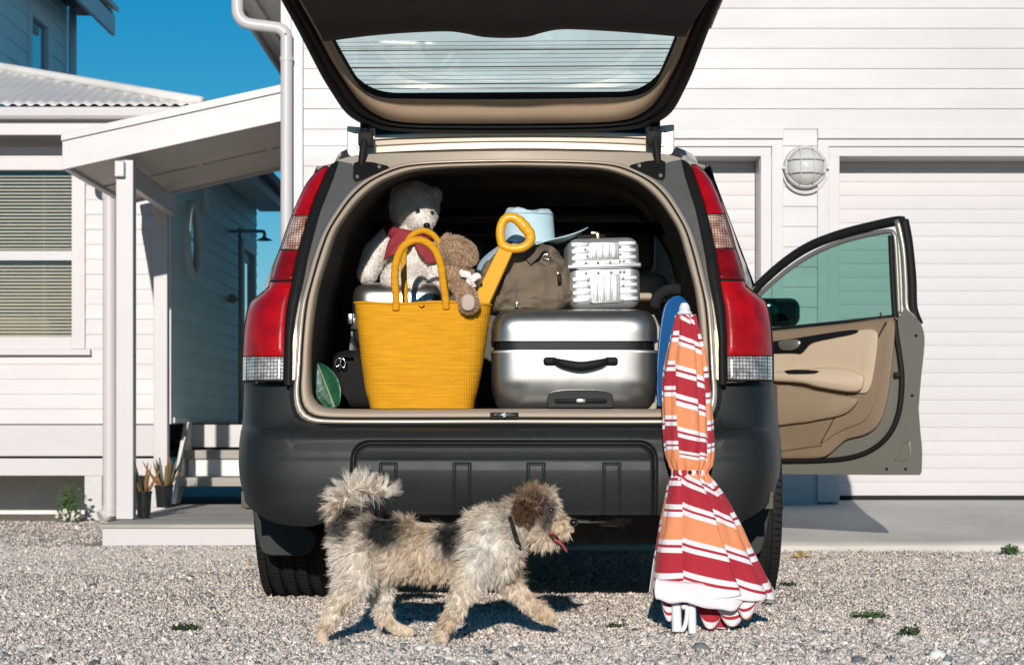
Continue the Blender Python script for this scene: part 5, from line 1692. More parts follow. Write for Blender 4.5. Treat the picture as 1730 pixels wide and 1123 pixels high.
def small_case():
    d0 = 6.20
    x0, x1 = WX(957, d0), WX(1080, d0)
    h = .222; w = x1 - x0
    t = thing('aluminium_case', 'small ribbed aluminium case standing on the large silver suitcase', 'case', ((x0 + x1) / 2, d0 + .08, CASE_TOP + .004))
    c = Vector(((x0 + x1) / 2, d0 + .08, CASE_TOP + .006 + h / 2))
    rot = Matrix.Rotation(R(-2.0), 3, 'Y') @ Matrix.Rotation(R(4), 3, 'Z')
    def P_(x, y, z): return c + rot @ Vector((x, y, z))
    body = MB().rbox(c, (w / 2, .08, h / 2), .036, 6, rot).build('shell', MATS['alu'], t, smooth=True, angle=50)
    # horizontal ribs on both sides of the centre plates
    for z in np.linspace(-.085, .085, 9):
        for xa, xb in ((-.100, -.046), (.046, .100)):
            if abs(z) < .012: continue
            MB().rbox(P_((xa + xb) / 2, -.0795, z + .004), ((xb - xa) / 2, .0018, .0066), .0016, 2, rot).build('rib', MATS['alu'], body, smooth=True)
    # seam
    MB().rbox(P_(0, -.001, .022), (w / 2 + .002, .0825, .007), .004, 2, rot).build('seam', MATS['alu'], body, smooth=True)
    MB().rbox(P_(0, -.001, .0125), (w / 2 + .001, .0815, .0016), .001, 1, rot).build('seam_gap', MATS['black_plastic'], body)
    for z0, z1 in ((-.092, -.004), (.040, .094)):
        pl = MB().rbox(P_(0, -.0815, (z0 + z1) / 2), (.046, .0022, (z1 - z0) / 2), .0018, 2, rot).build('front_plate', MATS['alu'], body, smooth=True)
        for x in (-.03, -.010, .010, .03):
            MB().rbox(P_(x, -.0838, (z0 + z1) / 2), (.0080, .0018, (z1 - z0) / 2 - .005), .0016, 2, rot).build('flute', MATS['alu'], pl, smooth=True)
    for x, z in ((-.058, .075), (-.052, .055), (.050, .078), (.05, .055), (-.058, .033), (-.02, .033), (.018, .033), (.048, .034), (.060, .034), (-.058, .001), (-.02, .001), (.02, .001), (.048, .002), (.060, .002), (-.052, -.022), (-.050, -.042), (.056, -.018), (.056, -.04), (-.046, -.088), (.052, -.086)):
        MB().lathe([(0, .0035), (.0025, .003), (.004, .001), (.0045, 0)], P_(x, -.0845, z), rot @ Vector((0, -1, 0)), 10).build('rivet', MATS['alu'], body, smooth=True)
    # handle and clasp on top
    MB().rbox(P_(-.03, -.01, h / 2 + .008), (.045, .010, .007), .006, 3, rot).build('handle', MATS['black_plastic'], t, smooth=True)
    MB().rbox(P_(-.012, -.035, h / 2 + .006), (.006, .008, .012), .003, 2, rot).build('clasp', pm('brass', (.62, .50, .30), .25, metal=1), t, smooth=True)
    MB().rbox(P_(-.02, -.025, h / 2 + .018), (.013, .004, .004), .002, 2, rot).build('clasp', MATS['brass'], t, smooth=True)
    for x in (-.07, .07): MB().rbox(P_(x, 0, -h / 2 - .001), (.012, .012, .004), .002, 2, rot).build('foot', MATS['black_plastic'], t, smooth=True)
small_case()

def duffel():
    d0 = 6.16
    c = Vector((WX(885, d0 + .12), d0 + .135, CASE_TOP + .098))
    t = thing('duffel_bag', 'olive brown canvas holdall slumped on the suitcase beside the aluminium case', 'bag', (c.x, c.y, CASE_TOP))
    def disp(q):
        x, y, z = q
        # slumped shape: peak left of centre, low on the right shoulder
        k = (z + .1) / .2
        z2 = z * (1 + .10 * math.cos((x + .02) * 11)) - .02 * max(0, x / .15) ** 2 * (k)
        z2 -= .045 * max(0, min(1.3, (-x - .02) / .12)) * max(0, k)
        x2 = x * (1.0 - .14 * max(0, k - .35))
        p = Vector((x2, y, z2))
        rd = 1 - abs(fbm((x * 1.1 + z * 1.6, y * .5, z * 1.3 - x * 1.2), 9, 2))
        w = fbm((x * 1.2 + z * 2.2, y, z * 1.1 - x * 1.4), 11, 3) * .012 + .036 * (rd ** 4 - .35) + .009 * math.sin((x * .7 + z) * 62 + 3 * fbm(q, 8)) * max(0, min(1, k * 1.6)) * (.5 + .5 * math.sin(x * 25))
        return p + Vector((0, -1, .3)).normalized() * w if y < 0 else p
    body = sell(c, (.152, .13, .100), .42, .5, 140, 90, disp).build('body', MATS['canvas_brown'], t, smooth=True)
    F_ = lambda px, py, dd: W(px, py, dd)
    # centre seam and zip
    fr = d0 - .001
    MB().tube([F_(872, 470, fr - .002), F_(872, 495, fr - .004), F_(871, 512, fr - .003), F_(869, 527, fr + .004)], 0.0013, 6).build('seam', MATS['canvas_brown'], t, smooth=True)
    MB().rbox(F_(873, 514, fr - .008), (.004, .003, .009), .002, 2).build('zip_puller', MATS['chrome'], t, smooth=True)
    MB().tube([F_(873, 517, fr - .008), F_(870, 526, fr - .009)], .003, 6).build('zip_cord', MATS['black_nylon'], t, smooth=True)
    # flap with D ring on the right shoulder
    ring_ = [F_(924, 434, fr + .02) + Vector((.013 * math.cos(a), -.004, .008 * math.sin(a))) for a in np.linspace(0, 2 * math.pi, 20, endpoint=False)]
    MB().tube(ring_, .0018, 6, closed=True).build('ring', MATS['chrome'], t, smooth=True)
    MB().tube(spline([F_(893, 443, fr + .0), F_(905, 432, fr - .002), F_(914, 421, fr + .01), F_(930, 420, fr + .04)], 5), .011, 8, flat=.3).build('strap', MATS['canvas_dark'], t, smooth=True)
    MB().tube(spline([F_(938, 450, fr + .006), F_(941, 458, fr + .0), F_(944, 466, fr - .002)], 4), .002, 6).build('zip_chain', MATS['chrome'], t, smooth=True)
    MB().rbox(F_(945, 470, fr - .006), (.006, .004, .014), .003, 2).build('zip_tab', MATS['black_plastic'], t, smooth=True)
duffel()

def hat():
    d0 = 6.33
    c = W(893, 412, d0)
    t = thing('sun_hat', 'pale blue fabric sun hat resting on top of the holdall', 'hat', tuple(c))
    rows = []
    r = .0785
    prof = [(1.08, 0), (1.05, .02), (1.02, .05), (.99, .078), (.94, .094), (.82, .104), (.6, .105), (.3, .100), (.01, .098)]
    pr = spline(prof, 4)
    for k, h in pr:
        rows.append([c + Vector((r * k * math.cos(a), r * k * .9 * math.sin(a), h + .006 * math.sin(2 * a + .7) * (h / .1) + .006 * fbm((math.cos(a) * 2, math.sin(a) * 2, h * 20), 1.5))) for a in np.linspace(0, 2 * math.pi, 56, endpoint=False)])
    cr = MB().grid(rows, cv=True).build('crown', MATS['hat_blue'], t, smooth=True)
    rows = []
    for f in np.linspace(0, 1, 10):
        row = []
        for a in np.linspace(0, 2 * math.pi, 72, endpoint=False):
            rr = r * 1.03 + f * (.095 + .012 * math.cos(a))
            dz = -.062 * f * max(0, math.cos(a - R(208))) ** 2 - .016 * f * (.5 - .5 * math.cos(2 * a)) * (1 if math.sin(a) < 0 else .3) + f * f * (.045 * max(0, math.cos(a)) - .030 * max(0, -math.cos(a))) + .006 * f * math.sin(3 * a + 1)
            row.append(c + Vector((rr * math.cos(a), rr * .8 * math.sin(a), dz + .002)))
        rows.append(row)
    MB().grid(rows, cv=True).build('brim', MATS['hat_blue'], t, smooth=True, solid=.003)
    MB().tube([c + Vector((r * 1.0 * math.cos(a) * .985, r * .9 * .985 * math.sin(a), .091)) for a in np.linspace(0, 2 * math.pi, 48, endpoint=False)], .0018, 5, closed=True).build('stitching', MATS['hat_blue'], cr, smooth=True)
hat()

BAS = dict(d=6.125)
def basket():
    d = BAS['d']
    t = thing('basket_bag', 'bright yellow woven basket bag with two hoop handles in the boot', 'basket', (WX(711, d), d, FLOOR_Z))
    f0 = 6.03
    lx = pchip([505, 512, 560, 620, 660, 680, 690][0:7], [594, 595, 601, 608, 614, 620, 622])
    rx = pchip([505, 512, 560, 620, 660, 680, 690], [830, 829.5, 823, 814, 806, 801, 800])
    def section(py, n=110, inset=0.0):
        a = (WX(rx(py), f0) - WX(lx(py), f0)) / 2 - inset; xc = (WX(rx(py), f0) + WX(lx(py), f0)) / 2
        b = interp(py, [505, 560, 640, 690], [.085, .095, .098, .088]) - inset
        row = []
        for th in np.linspace(0, 2 * math.pi, n, endpoint=False):
            e = .55
            x = a * math.copysign(abs(math.cos(th)) ** e, math.cos(th)); y = b * math.copysign(abs(math.sin(th)) ** .75, math.sin(th))
            q = Vector((xc + x, d + y, WZ(py, f0)))
            k = fbm((q.x * 3, q.y * 3, q.z * 3), 2.2, 2)
            q.y += .006 * k
            if py < 530: q.z += .004 * math.sin(x * 22) * (530 - py) / 25 + .003 * math.cos(th) * 0
            q.z = max(q.z, FLOOR_Z + .0005)
            row.append(q)
        return row
    pys = np.concatenate([np.linspace(689.5, 520, 46), [514, 510]])
    rows = [section(p) for p in pys]
    inner = [section(p, inset=.006) for p in (511, 540, 600, 660)]
    m = MB().grid(rows + inner, cv=True)
    n = 110
    m.f.append(tuple(range(n))[::-1])
    b = m.build('body', MATS['basket_weave'], t, smooth=True, angle=60)
    rim = [Vector(p) for p in section(511)]
    MB().tube(rim, .0042, 6, closed=True).build('rim', MATS['basket_weave'], b, smooth=True)
    def handle(pts, w):
        path = [Vector(p) for p in spline(pts, 7)]
        MB().tube(path, w, 10, flat=.75).build('handle', MATS['basket_weave'], t, smooth=True)
    fr, bk = 6.035, 6.20
    handle([W(669, 524, fr + .004), W(669, 500, fr), W(667, 470, fr), W(670, 440, fr), W(682, 416, fr + .005), W(700, 406, fr + .01), W(718, 408, fr + .01), W(735, 423, fr + .005), W(745, 450, fr), W(749, 480, fr), W(753, 505, fr), W(754, 522, fr + .004)], .0115)
    handle([W(686, 524, bk), W(684, 495, bk), W(682, 455, bk), W(683, 425, bk), W(692, 402, bk), W(708, 391, bk), W(724, 392, bk), W(738, 404, bk), W(746, 425, bk), W(750, 460, bk), W(752, 500, bk), W(752, 522, bk)], .0095)
    p = W(712, 516, 6.028)
    MB().tube([p + Vector((-.008, 0, .003)), p + Vector((0, -.004, -.002)), p + Vector((.008, 0, .003))], .0028, 6).build('knot', MATS['spade_yellow'], t, smooth=True)
basket()

def spade():
    t = thing('toy_spade', 'yellow plastic beach spade with loop handle sticking out of the basket', 'spade', tuple(W(800, 540, 6.13)))
    a, b = W(797, 545, 6.13), W(858, 415, 6.10)
    ax = (b - a).normalized(); sd = Vector((0, 1, 0)).cross(ax).normalized()
    m = MB()
    rows = []
    for k in np.linspace(0, 1, 8):
        p = a.lerp(b, k); w = .027 - .004 * k; th = .013
        rows.append([p + sd * w * cx + Vector((0, th * cy, 0)) for cx, cy in ((-1, -.6), (-.85, -1), (.85, -1), (1, -.6), (1, .6), (.85, 1), (-.85, 1), (-1, .6))])
    m.grid(rows, cv=True)
    m.f.append(tuple(range(8))[::-1]); m.f.append(tuple(range(56, 64)))
    m.build('shaft', MATS['spade_yellow'], t, smooth=True, angle=50)
    ring_ = spline([W(*p, 6.095) for p in ((848, 412), (845, 392), (850, 374), (861, 367), (874, 371), (886, 383), (896, 398), (893, 411), (880, 419), (864, 420), (854, 417))], 5, closed=True)
    rad = []
    for i in range(len(ring_)):
        f = i / len(ring_)
        g_ = 1.0 + .28 * math.exp(-((f - .45) / .13) ** 2) + (.06 * math.sin(f * 2 * math.pi * 16) if .33 < f < .6 else 0)
        rad.append(.0135 * g_)
    MB().tube([Vector(p) for p in ring_], rad, 12, closed=True).build('loop_handle', MATS['spade_yellow'], t, smooth=True)
    MB().rbox(W(790, 565, 6.13), (.05, .008, .06), .006, 2, Matrix.Rotation(R(25), 3, 'Y')).build('blade', MATS['spade_yellow'], t, smooth=True)
spade()

def left_case():
    d0 = 6.50
    x0, x1 = WX(589, d0), WX(752, d0)
    zb, zt = WZ(592, d0), WZ(474, d0) 
    t = thing('silver_case', 'rounded silver case behind the basket with the white bear on it', 'suitcase', ((x0 + x1) / 2, d0 + .2, zb))
    c = ((x0 + x1) / 2, d0 + .24, (zt + zb) / 2)
    hw = (x1 - x0) / 2
    sell((c[0], c[1], zb + .115), (hw - .004, .23, (zt - zb) * .5), .35, .30, 80, 40).build('shell', MATS['silver_shell'], t, smooth=True)
    rows = []
    zc = WZ(545, d0)
    for z, k in ((zc - .02, 1.02), (zc - .012, 1.05), (zc + .012, 1.05), (zc + .02, 1.02)):
        rows.append([(c[0] + hw * k * math.copysign(abs(math.cos(a)) ** .3, math.cos(a)), c[1] + .235 * math.copysign(abs(math.sin(a)) ** .3, math.sin(a)), z) for a in np.linspace(0, 2 * math.pi, 80, endpoint=False)])
    MB().grid(rows, cv=True).build('belt', MATS['paint_dark'], t, smooth=True)
    MB().rbox((x0 + .004, d0 + .03, WZ(538, d0)), (.012, .015, .02), .006, 3).build('lock', MATS['chrome'], t, smooth=True)
    # black bag beneath carries it
    b = thing('black_bag', 'dark fabric bag in the boot corner behind the basket', 'bag', (WX(640, 6.4), 6.55, FLOOR_Z))
    def dsp(q): return q + Vector((0, 0, 0)) + q.normalized() * .006 * fbm(q, 14, 2)
    sell((WX(648, 6.4), 6.56, (FLOOR_Z + zb) / 2), (.165, .24, (zb - FLOOR_Z) / 2 - .001), .3, .35, 70, 36, dsp).build('body', MATS['black_nylon'], b, smooth=True)
    for px, py, rz in ((571, 612, 25), (579, 613, -8)):
        p = W(px, py, 6.29)
        ringp = [p + Matrix.Rotation(R(rz), 3, 'Y') @ Vector((.008 * math.cos(a), 0, .014 * math.sin(a))) for a in np.linspace(0, 2 * math.pi, 16, endpoint=False)]
        MB().tube(ringp, .0022, 6, closed=True).build('ring', MATS['chrome'], b, smooth=True)
    p = W(588, 602, 6.305)
    MB().tube([W(571, 606, 6.295), W(580, 601, 6.30), W(596, 603, 6.305)], .006, 6).build('strap', MATS['black_nylon'], b, smooth=True)
    return zt
LCT = left_case()

def leaf():
    t = thing('green_leaf', 'dark green pointed leaf propped in the left corner of the boot', 'leaf', tuple(W(560, 688, 6.10)))
    a, b = W(566, 689, 6.10), W(536, 612, 6.14)
    rows = []
    sdv = Vector((.86, -.12, .42)).normalized()
    for k in np.linspace(0, 1, 16):
        p = a.lerp(b, k)
        w = .042 * math.sin(math.pi * min(1, k * .93 + .07)) ** .75 + .0005
        row = []
        for s_ in np.linspace(-1, 1, 11):
            q = p + sdv * (w * s_) + Vector((0, -1, 0)) * (.010 * s_ * s_ + .002 * math.sin(k * 40) * abs(s_))
            q.z = max(q.z, FLOOR_Z + .002)
            row.append(q)
        rows.append(row)
    MB().grid(rows).build('blade', MATS['leaf_green'], t, smooth=True, solid=.0015)
    MB().tube([a.lerp(b, k) + Vector((0, -.004, 0)) for k in np.linspace(.02, .97, 8)], [.0028 - .0018 * k for k in np.linspace(0, 1, 8)], 6).build('midrib', MATS['leaf_rib'], t, smooth=True)
leaf()

def bodyboard():
    d = 6.22
    t = thing('bodyboard', 'blue foam bodyboard on edge at the right side of the boot', 'bodyboard', (WX(1140, d), d, FLOOR_Z))
    out = spline([(1112, 690), (1109, 640), (1112, 590), (1117, 545), (1124, 515), (1136, 502), (1150, 500), (1164, 515), (1176, 550), (1184, 600), (1188, 650), (1188, 690)], 5)
    m = MB().prism([W(p[0], min(p[1], 687), d + .0008 * (p[0] - 1110)) for p in out], (0.0, .035, 0))
    m.build('board', MATS['blue_foam'], t, bevel=.008)
    yl = spline([(1183, 575), (1190, 590), (1192, 640), (1192, 687)], 5)
    MB().tube([W(p[0] - 4, p[1], d + .05) for p in yl], .009, 8).build('rail', pm('rail_yellow', (.75, .48, .02), .5), t, smooth=True)
    MB().tube(spline([W(1106, 520, d + .03), W(1112, 500, d + .03), W(1128, 490, d + .03), W(1150, 489, d + .03)], 5), .018, 8, flat=.5).build('leash_strap', MATS['black_nylon'], t, smooth=True)
bodyboard()

# ------------------------------------------------------------------ soft toys
def bear():
    d = 6.72
    t = thing('teddy_bear', 'white teddy bear in a red scarf sitting on the silver case', 'teddy bear', (WX(695, d), d, LCT))
    B = lambda px, py, o=0: W(px, py, d + o)
    s = d / FPX
    parts = [
        (B(698, 347), B(700, 352), 40 * s, 42 * s), (B(711, 368, -.05), B(714, 371, -.065), 24 * s, 21 * s),
        (B(678, 328), B(677, 326), 17 * s, 16 * s), (B(731, 333, .0), B(733, 331, .0), 14 * s, 13 * s),
        (B(690, 405), B(688, 450), 30 * s, 38 * s),
        (B(660, 400, -.01), B(634, 428, -.04), 17 * s, 19 * s), (B(634, 428, -.04), B(621, 462, -.07), 19 * s, 16 * s),
        (B(716, 412), B(738, 452, -.07), 17 * s, 16 * s),
        (B(676, 458, -.03), B(664, 474, -.16), 20 * s, 19 * s), (B(664, 474, -.16), B(664, 470, -.17), 19 * s, 19 * s),
        (B(704, 460, -.03), B(698, 482, -.17), 20 * s, 18 * s), (B(715, 455), B(752, 486, -.12), 18 * s, 16 * s)]
    V, F = blob(parts, .007, 5)
    col = np.tile(np.array([[.80, .74, .69]]), (len(V), 1))
    o = mesh_np('body', V, F, MATS['hide'], t, cols=col)
    fur('plush_fur', 'short cream plush', t, V, F, MATS['hair'], 42000, lambda P, N: np.full(len(P), .0085), lambda P, N: np.tile([[0, 0, -.15]], (len(P), 1)), lambda P: np.tile([[.86, .80, .75]], (len(P), 1)), width=.0016, segs=2, seed=5, lift=1.0, clump=.5, freq=160)
    for px, py, o_ in ((706, 357, -.098), (730, 360, -.083)):
        sell(B(px, py, o_), (.0075, .007, .0075), 1, 1, 16, 10).build('eye', MATS['bead_black'], t, smooth=True)
    sell(B(721, 381, -.118), (.0115, .010, .0095), .9, .9, 18, 10).build('nose', MATS['bead_black'], t, smooth=True)
    MB().tube([B(720, 386, -.108), B(719, 394, -.104), B(714, 397, -.102)], .0015, 5).build('mouth', MATS['bead_black'], t)
    # scarf: loop round the neck plus two hanging ends
    lp = [W(692 + 38 * math.cos(a), 392 + 7 * math.sin(a) + 5 * math.cos(a), d - .005 - .095 * math.sin(a)) for a in np.linspace(0, 2 * math.pi, 30, endpoint=False)]
    MB().tube(lp, .020, 8, closed=True, flat=.6).build('scarf', MATS['red_cloth'], t, smooth=True)
    def cloth(pts, nm='scarf_end'):
        rows = []
        for row in pts:
            rows.append([Vector(p) for p in spline(row, 5)])
        cols_ = list(zip(*rows))
        fine = [[Vector(q) for q in spline(list(c_), 5)] for c_ in cols_]
        for i, c_ in enumerate(fine):
            for j, q in enumerate(c_): q.y += .003 * math.sin(i * 1.3 + j * .6)
        MB().grid(fine).build(nm, MATS['red_cloth'], t, smooth=True, solid=.004)
    cloth([[B(670, 390, -.085), B(684, 387, -.10), B(700, 400, -.10)], [B(657, 408, -.095), B(673, 410, -.115), B(690, 416, -.115)], [B(648, 440, -.09), B(660, 432, -.12), B(676, 428, -.12)]])
    cloth([[B(696, 402, -.10), B(712, 404, -.10), B(725, 408, -.08)], [B(706, 424, -.115), B(722, 424, -.115), B(736, 428, -.10)], [B(722, 445, -.115), B(736, 444, -.115), B(748, 440, -.11)]])
bear()

def plush():
    d = 6.05
    s = d / FPX
    t = thing('plush_toy', 'small brown plush animal flopped over the basket rim', 'plush toy', tuple(W(780, 500, d)))
    B = lambda px, py, o=0: W(px, py, d + o)
    parts = [(B(770, 424, .04), B(784, 428, .04), 25 * s, 21 * s), (B(784, 430, .04), B(795, 436, .03), 20 * s, 12 * s),
             (B(757, 404, .05), B(752, 414, .05), 9 * s, 9 * s),
             (B(764, 462, .05), B(776, 478, .04), 20 * s, 17 * s), (B(776, 480, .03), B(788, 498, -.02), 15 * s, 14 * s),
             (B(788, 498, -.03), B(792, 512, -.045), 15 * s, 17 * s), (B(785, 462, .06), B(790, 480, .05), 15 * s, 12 * s)]
    V, F = blob(parts, .005, 5)
    o = mesh_np('body', V, F, MATS['hide'], t, cols=np.tile([[.42, .29, .19]], (len(V), 1)))
    fur('plush_fur', 'short brown plush', t, V, F, MATS['hair'], 20000, lambda P, N: np.full(len(P), .008), lambda P, N: np.tile([[0, 0, -.1]], (len(P), 1)), lambda P: np.tile([[.60, .43, .30]], (len(P), 1)), width=.0015, segs=2, seed=6, lift=1.0, clump=.6, freq=180)
    # suede sole
    sell(B(791, 511, -.075), (.020, .006, .024), .8, .8, 24, 14).build('sole', pm('suede', (.46, .37, .31), .8, var=.08, vscale=30), t, smooth=True)
    # white bow
    for dx, dz, rz in ((-.012, .006, 25), (.016, -.004, -20), (.004, -.02, 80)):
        c = B(793, 467, -.0) + Vector((dx, -.01, dz))
        sell(c, (.020, .006, .011), .7, .7, 24, 14, lambda q: q + Vector((0, .004 * math.sin(q.x * 300), .002 * math.sin(q.x * 220))), Matrix.Rotation(R(rz), 3, 'Y')).build('bow', MATS['white_cloth'], t, smooth=True)
    MB().tube(spline([B(793, 467, -.02), B(797, 476, -.02), B(804, 484, -.015)], 4), .0035, 6).build('ribbon', MATS['white_cloth'], t, smooth=True)
plush()

# ------------------------------------------------------------------ folded beach umbrella
def umbrella():
    m = bpy.data.materials.new('stripe_cloth'); m.use_nodes = True
    N, L = m.node_tree.nodes, m.node_tree.links
    b = N['Principled BSDF']; b.inputs['Roughness'].default_value = .8; b.inputs['Specular IOR Level'].default_value = .2; b.inputs['Sheen Weight'].default_value = .1
    at = N.new('ShaderNodeAttribute'); at.attribute_name = 'sv'
    fr = N.new('ShaderNodeMath'); fr.operation = 'FRACT'; L.new(at.outputs['Fac'], fr.inputs[0])
    rp = N.new('ShaderNodeValToRGB'); rp.color_ramp.interpolation = 'CONSTANT'
    RED, ORG_, WHT = (.38, .022, .035, 1), (.72, .255, .115, 1), (.74, .68, .69, 1)
    seq = [(0, ORG_), (.30, WHT), (.375, RED), (.415, WHT), (.49, RED), (.77, WHT), (.845, RED), (.885, WHT), (.96, ORG_)]
    els = rp.color_ramp.elements
    els[0].position = 0; els[0].color = ORG_
    els[1].position = seq[1][0]; els[1].color = seq[1][1]
    for p_, c_ in seq[2:]:
        e = els.new(p_); e.color = c_
    L.new(fr.outputs[0], rp.inputs['Fac'])
    L.new(rp.outputs[0], b.inputs['Base Color'])
    tc = N.new('ShaderNodeTexCoord'); nz = N.new('ShaderNodeTexNoise'); nz.inputs['Scale'].default_value = 26; nz.inputs['Detail'].default_value = 6
    mpu = N.new('ShaderNodeMapping'); mpu.inputs['Scale'].default_value = (1.6, 1.6, .55)
    L.new(tc.outputs['Object'], mpu.inputs[0]); L.new(mpu.outputs[0], nz.inputs['Vector'])
    bp = N.new('ShaderNodeBump'); bp.inputs['Strength'].default_value = .6; bp.inputs['Distance'].default_value = .008
    L.new(nz.outputs['Fac'], bp.inputs['Height']); L.new(bp.outputs[0], b.inputs['Normal'])
    MATS['stripe_cloth'] = m
    pm('hem_white', (.72, .66, .68), .8, var=.05, vscale=20, bump=.4, bscale=60)
    pm('pole_white', (.74, .73, .74), .3, var=.03)
    t = thing('beach_umbrella', 'folded red, orange and white striped beach umbrella leaning on the bumper', 'umbrella', tuple(W(1156, 1066, 5.63)))
    ys = [532, 560, 600, 650, 700, 750, 785, 798, 812, 840, 880, 920, 960, 1000, 1030]
    lx = pchip(ys, [1144, 1138, 1129, 1122, 1123, 1126, 1131, 1138, 1132, 1127, 1118, 1110, 1104, 1099, 1097])
    rx = pchip(ys, [1169, 1175, 1187, 1193, 1197, 1199, 1198, 1191, 1200, 1219, 1242, 1262, 1283, 1305, 1318])
    dep = lambda py: interp(py, [510, 800, 1070], [5.905, 5.765, 5.63])
    bd = pchip(ys, [.022, .032, .045, .052, .055, .052, .045, .036, .042, .055, .065, .075, .082, .088, .09])
    def sec(py, th, push=0.0, scale=1.0):
        d = dep(py)
        a = (WX(rx(py), d) - WX(lx(py), d)) / 2; xc = (WX(rx(py), d) + WX(lx(py), d)) / 2
        return Vector((xc + (a * scale + push) * math.cos(th), d + (bd(py) * scale + push) * math.sin(th), WZ(py, d)))
    # gores: each a petal overlapping the next one (angles measured so that -90 deg faces the camera)
    gores = [(-178, -118, .000, .02, 0, 992), (-128, -66, .004, -.10, 1, 1000), (-76, -32, .000, .04, 2, 1004), (-44, -6, .004, .17, 3, 1003), (-16, 30, -.002, .06, 4, 1006), (20, 80, .0, .3, 5, 1004), (70, 130, .002, .12, 6, 1000), (120, 190, -.002, .2, 7, 998)]
    SVY = pchip([530, 552, 603, 652, 701, 745, 782, 835, 890, 947, 987, 1012], [.42, .63, 1.13, 1.63, 2.13, 2.63, 3.13, 3.63, 4.13, 4.63, 4.97, 5.17])
    LOW = {0: (0, 0), 1: (.07, -.13), 2: (-.02, -.20), 3: (-.17, -.10)}
    g = np.random.default_rng(4)
    for a0, a1, push, off, k, yb in gores:
        nu = 18
        rows, svs = [], []
        pyl = np.linspace(532, yb, 110)
        slope = g.uniform(-.06, .06)
        for py in pyl:
            row = []
            tight = math.exp(-((py - 797) / 16) ** 2)
            for j in range(nu + 1):
                f = j / nu
                th = R(a0 + (a1 - a0) * f)
                # petal: leading edge lies over its neighbour, middle bellies out
                pu = push + .010 * (f - .5) * (1 - tight) * (1 if py > 560 else (py - 532) / 28) + .006 * math.sin(math.pi * f) * (1 - tight)
                fine = .0028 * math.sin(f * 9 + k * 2 + py * .016) * (1 - .4 * tight) + .0035 * tight * math.sin(f * 14 + k)
                crk = .002 * fbm((f * 2 + k * 3, py * .012, k), 1.7, 2)
                p = sec(py, th, pu + fine + crk)
                if py > yb - 60:      # hem curls in a little
                    p.z += -.012 * math.sin(math.pi * f) * ((py - yb + 60) / 60) ** 2
                row.append(p)
                lo_, hi_ = LOW.get(k, (off, off + .1))
                jit = lo_ * (1 - f) + hi_ * f
                if py < 790: jit = jit * .6 + (.14 * math.sin(k * 2.4 + 1.0) + .05 * math.sin(k * 1.7 + py / 50.0)) * min(1, (790 - py) / 30)
                svs.append(min(SVY(py) + jit, 4.955) if py > 900 else SVY(py) + jit)
            rows.append(row)
        o = MB().grid(rows).build('gore', MATS['stripe_cloth'], t, smooth=True)
        at_ = o.data.attributes.new('sv', 'FLOAT', 'POINT')
        at_.data.foreach_set('value', np.array(svs, np.float32))
        md = o.modifiers.new('solid', 'SOLIDIFY'); md.thickness = .0012
    # white hem band turned inside out along the front
    hem = spline([(1106, 1000, 5.585), (1110, 1012, 5.578), (1125, 1016, 5.57), (1150, 1018, 5.566), (1180, 1022, 5.564), (1212, 1030, 5.566), (1238, 1030, 5.575), (1252, 1022, 5.59), (1258, 1008, 5.605)], 8)
    top = spline([(1108, 976, 5.60), (1114, 978, 5.595), (1128, 980, 5.59), (1152, 982, 5.585), (1180, 984, 5.582), (1212, 990, 5.584), (1238, 994, 5.592), (1250, 994, 5.605), (1256, 992, 5.615)], 8)
    rows = []
    for i_, (a_, b_) in enumerate(zip(top, hem)):
        rows.append([W(a_[0] * (1 - f) + b_[0] * f, a_[1] * (1 - f) + b_[1] * f + 2.0 * math.sin(i_ * .42) * f, a_[2] * (1 - f) + b_[2] * f - .006 * math.sin(math.pi * f * .9) + .004 * math.sin(a_[0] * .09) * f) for f in np.linspace(0, 1, 9)])
    MB().grid(rows).build('hem', MATS['hem_white'], t, smooth=True, solid=.0012)
    # inner folds of cloth hanging lower, scalloped
    inner = [((1115, 1000), (1118, 1040), (1142, 1046), (1150, 1008), .0, .60, 5.63), ((1170, 1010), (1182, 1052), (1215, 1062), (1235, 1020), .0, .50, 5.66), ((1195, 1008), (1215, 1050), (1258, 1053), (1275, 1005), .02, .60, 5.64), ((1235, 1000), (1245, 1040), (1277, 1040), (1283, 995), .0, .62, 5.61), ((1165, 1015), (1200, 1062), (1245, 1058), (1262, 1020), .0, .45, 5.70)]
    for i, (p0, p1, p2, p3, ph, st, dd) in enumerate(inner):
        rows, svs = [], []
        for f in np.linspace(0, 1, 16):
            topx, topy = p0[0] * (1 - f) + p3[0] * f, p0[1] * (1 - f) + p3[1] * f
            botx = p1[0] * (1 - f) + p2[0] * f; boty = (p1[1] * (1 - f) + p2[1] * f) + 6 * math.sin(math.pi * f) - 16 * abs(2 * f - 1) ** 3
            row = []
            for h in np.linspace(0, 1, 8):
                q = W(topx * (1 - h) + botx * h, topy * (1 - h) + boty * h, dd - .03 * math.sin(math.pi * f) * h + .012 * h)
                q.z = max(q.z, .006)
                row.append(q)
                svs.append(st + h * .34 + .04 * f)
            rows.append(row)
        o = MB().grid(rows).build('inner_fold', MATS['stripe_cloth'], t, smooth=True)
        o.data.attributes.new('sv', 'FLOAT', 'POINT').data.foreach_set('value', np.array(svs, np.float32))
        md = o.modifiers.new('solid', 'SOLIDIFY'); md.thickness = .0012
    # strap
    band = [sec(799, R(a), .004) for a in np.linspace(-180, 180, 40, endpoint=False)]
    rows = [[p + Vector((.0, 0, dz)) + (p - sec(799, 0) * 0 - Vector((band[0].x * .5 + band[20].x * .5, dep(799), p.z))).normalized() * w for p in band] for dz, w in ((-.010, .0), (-.008, .003), (.008, .003), (.010, .0))]
    o = MB().grid(rows, cv=True).build('strap', MATS['stripe_cloth'], t, smooth=True)
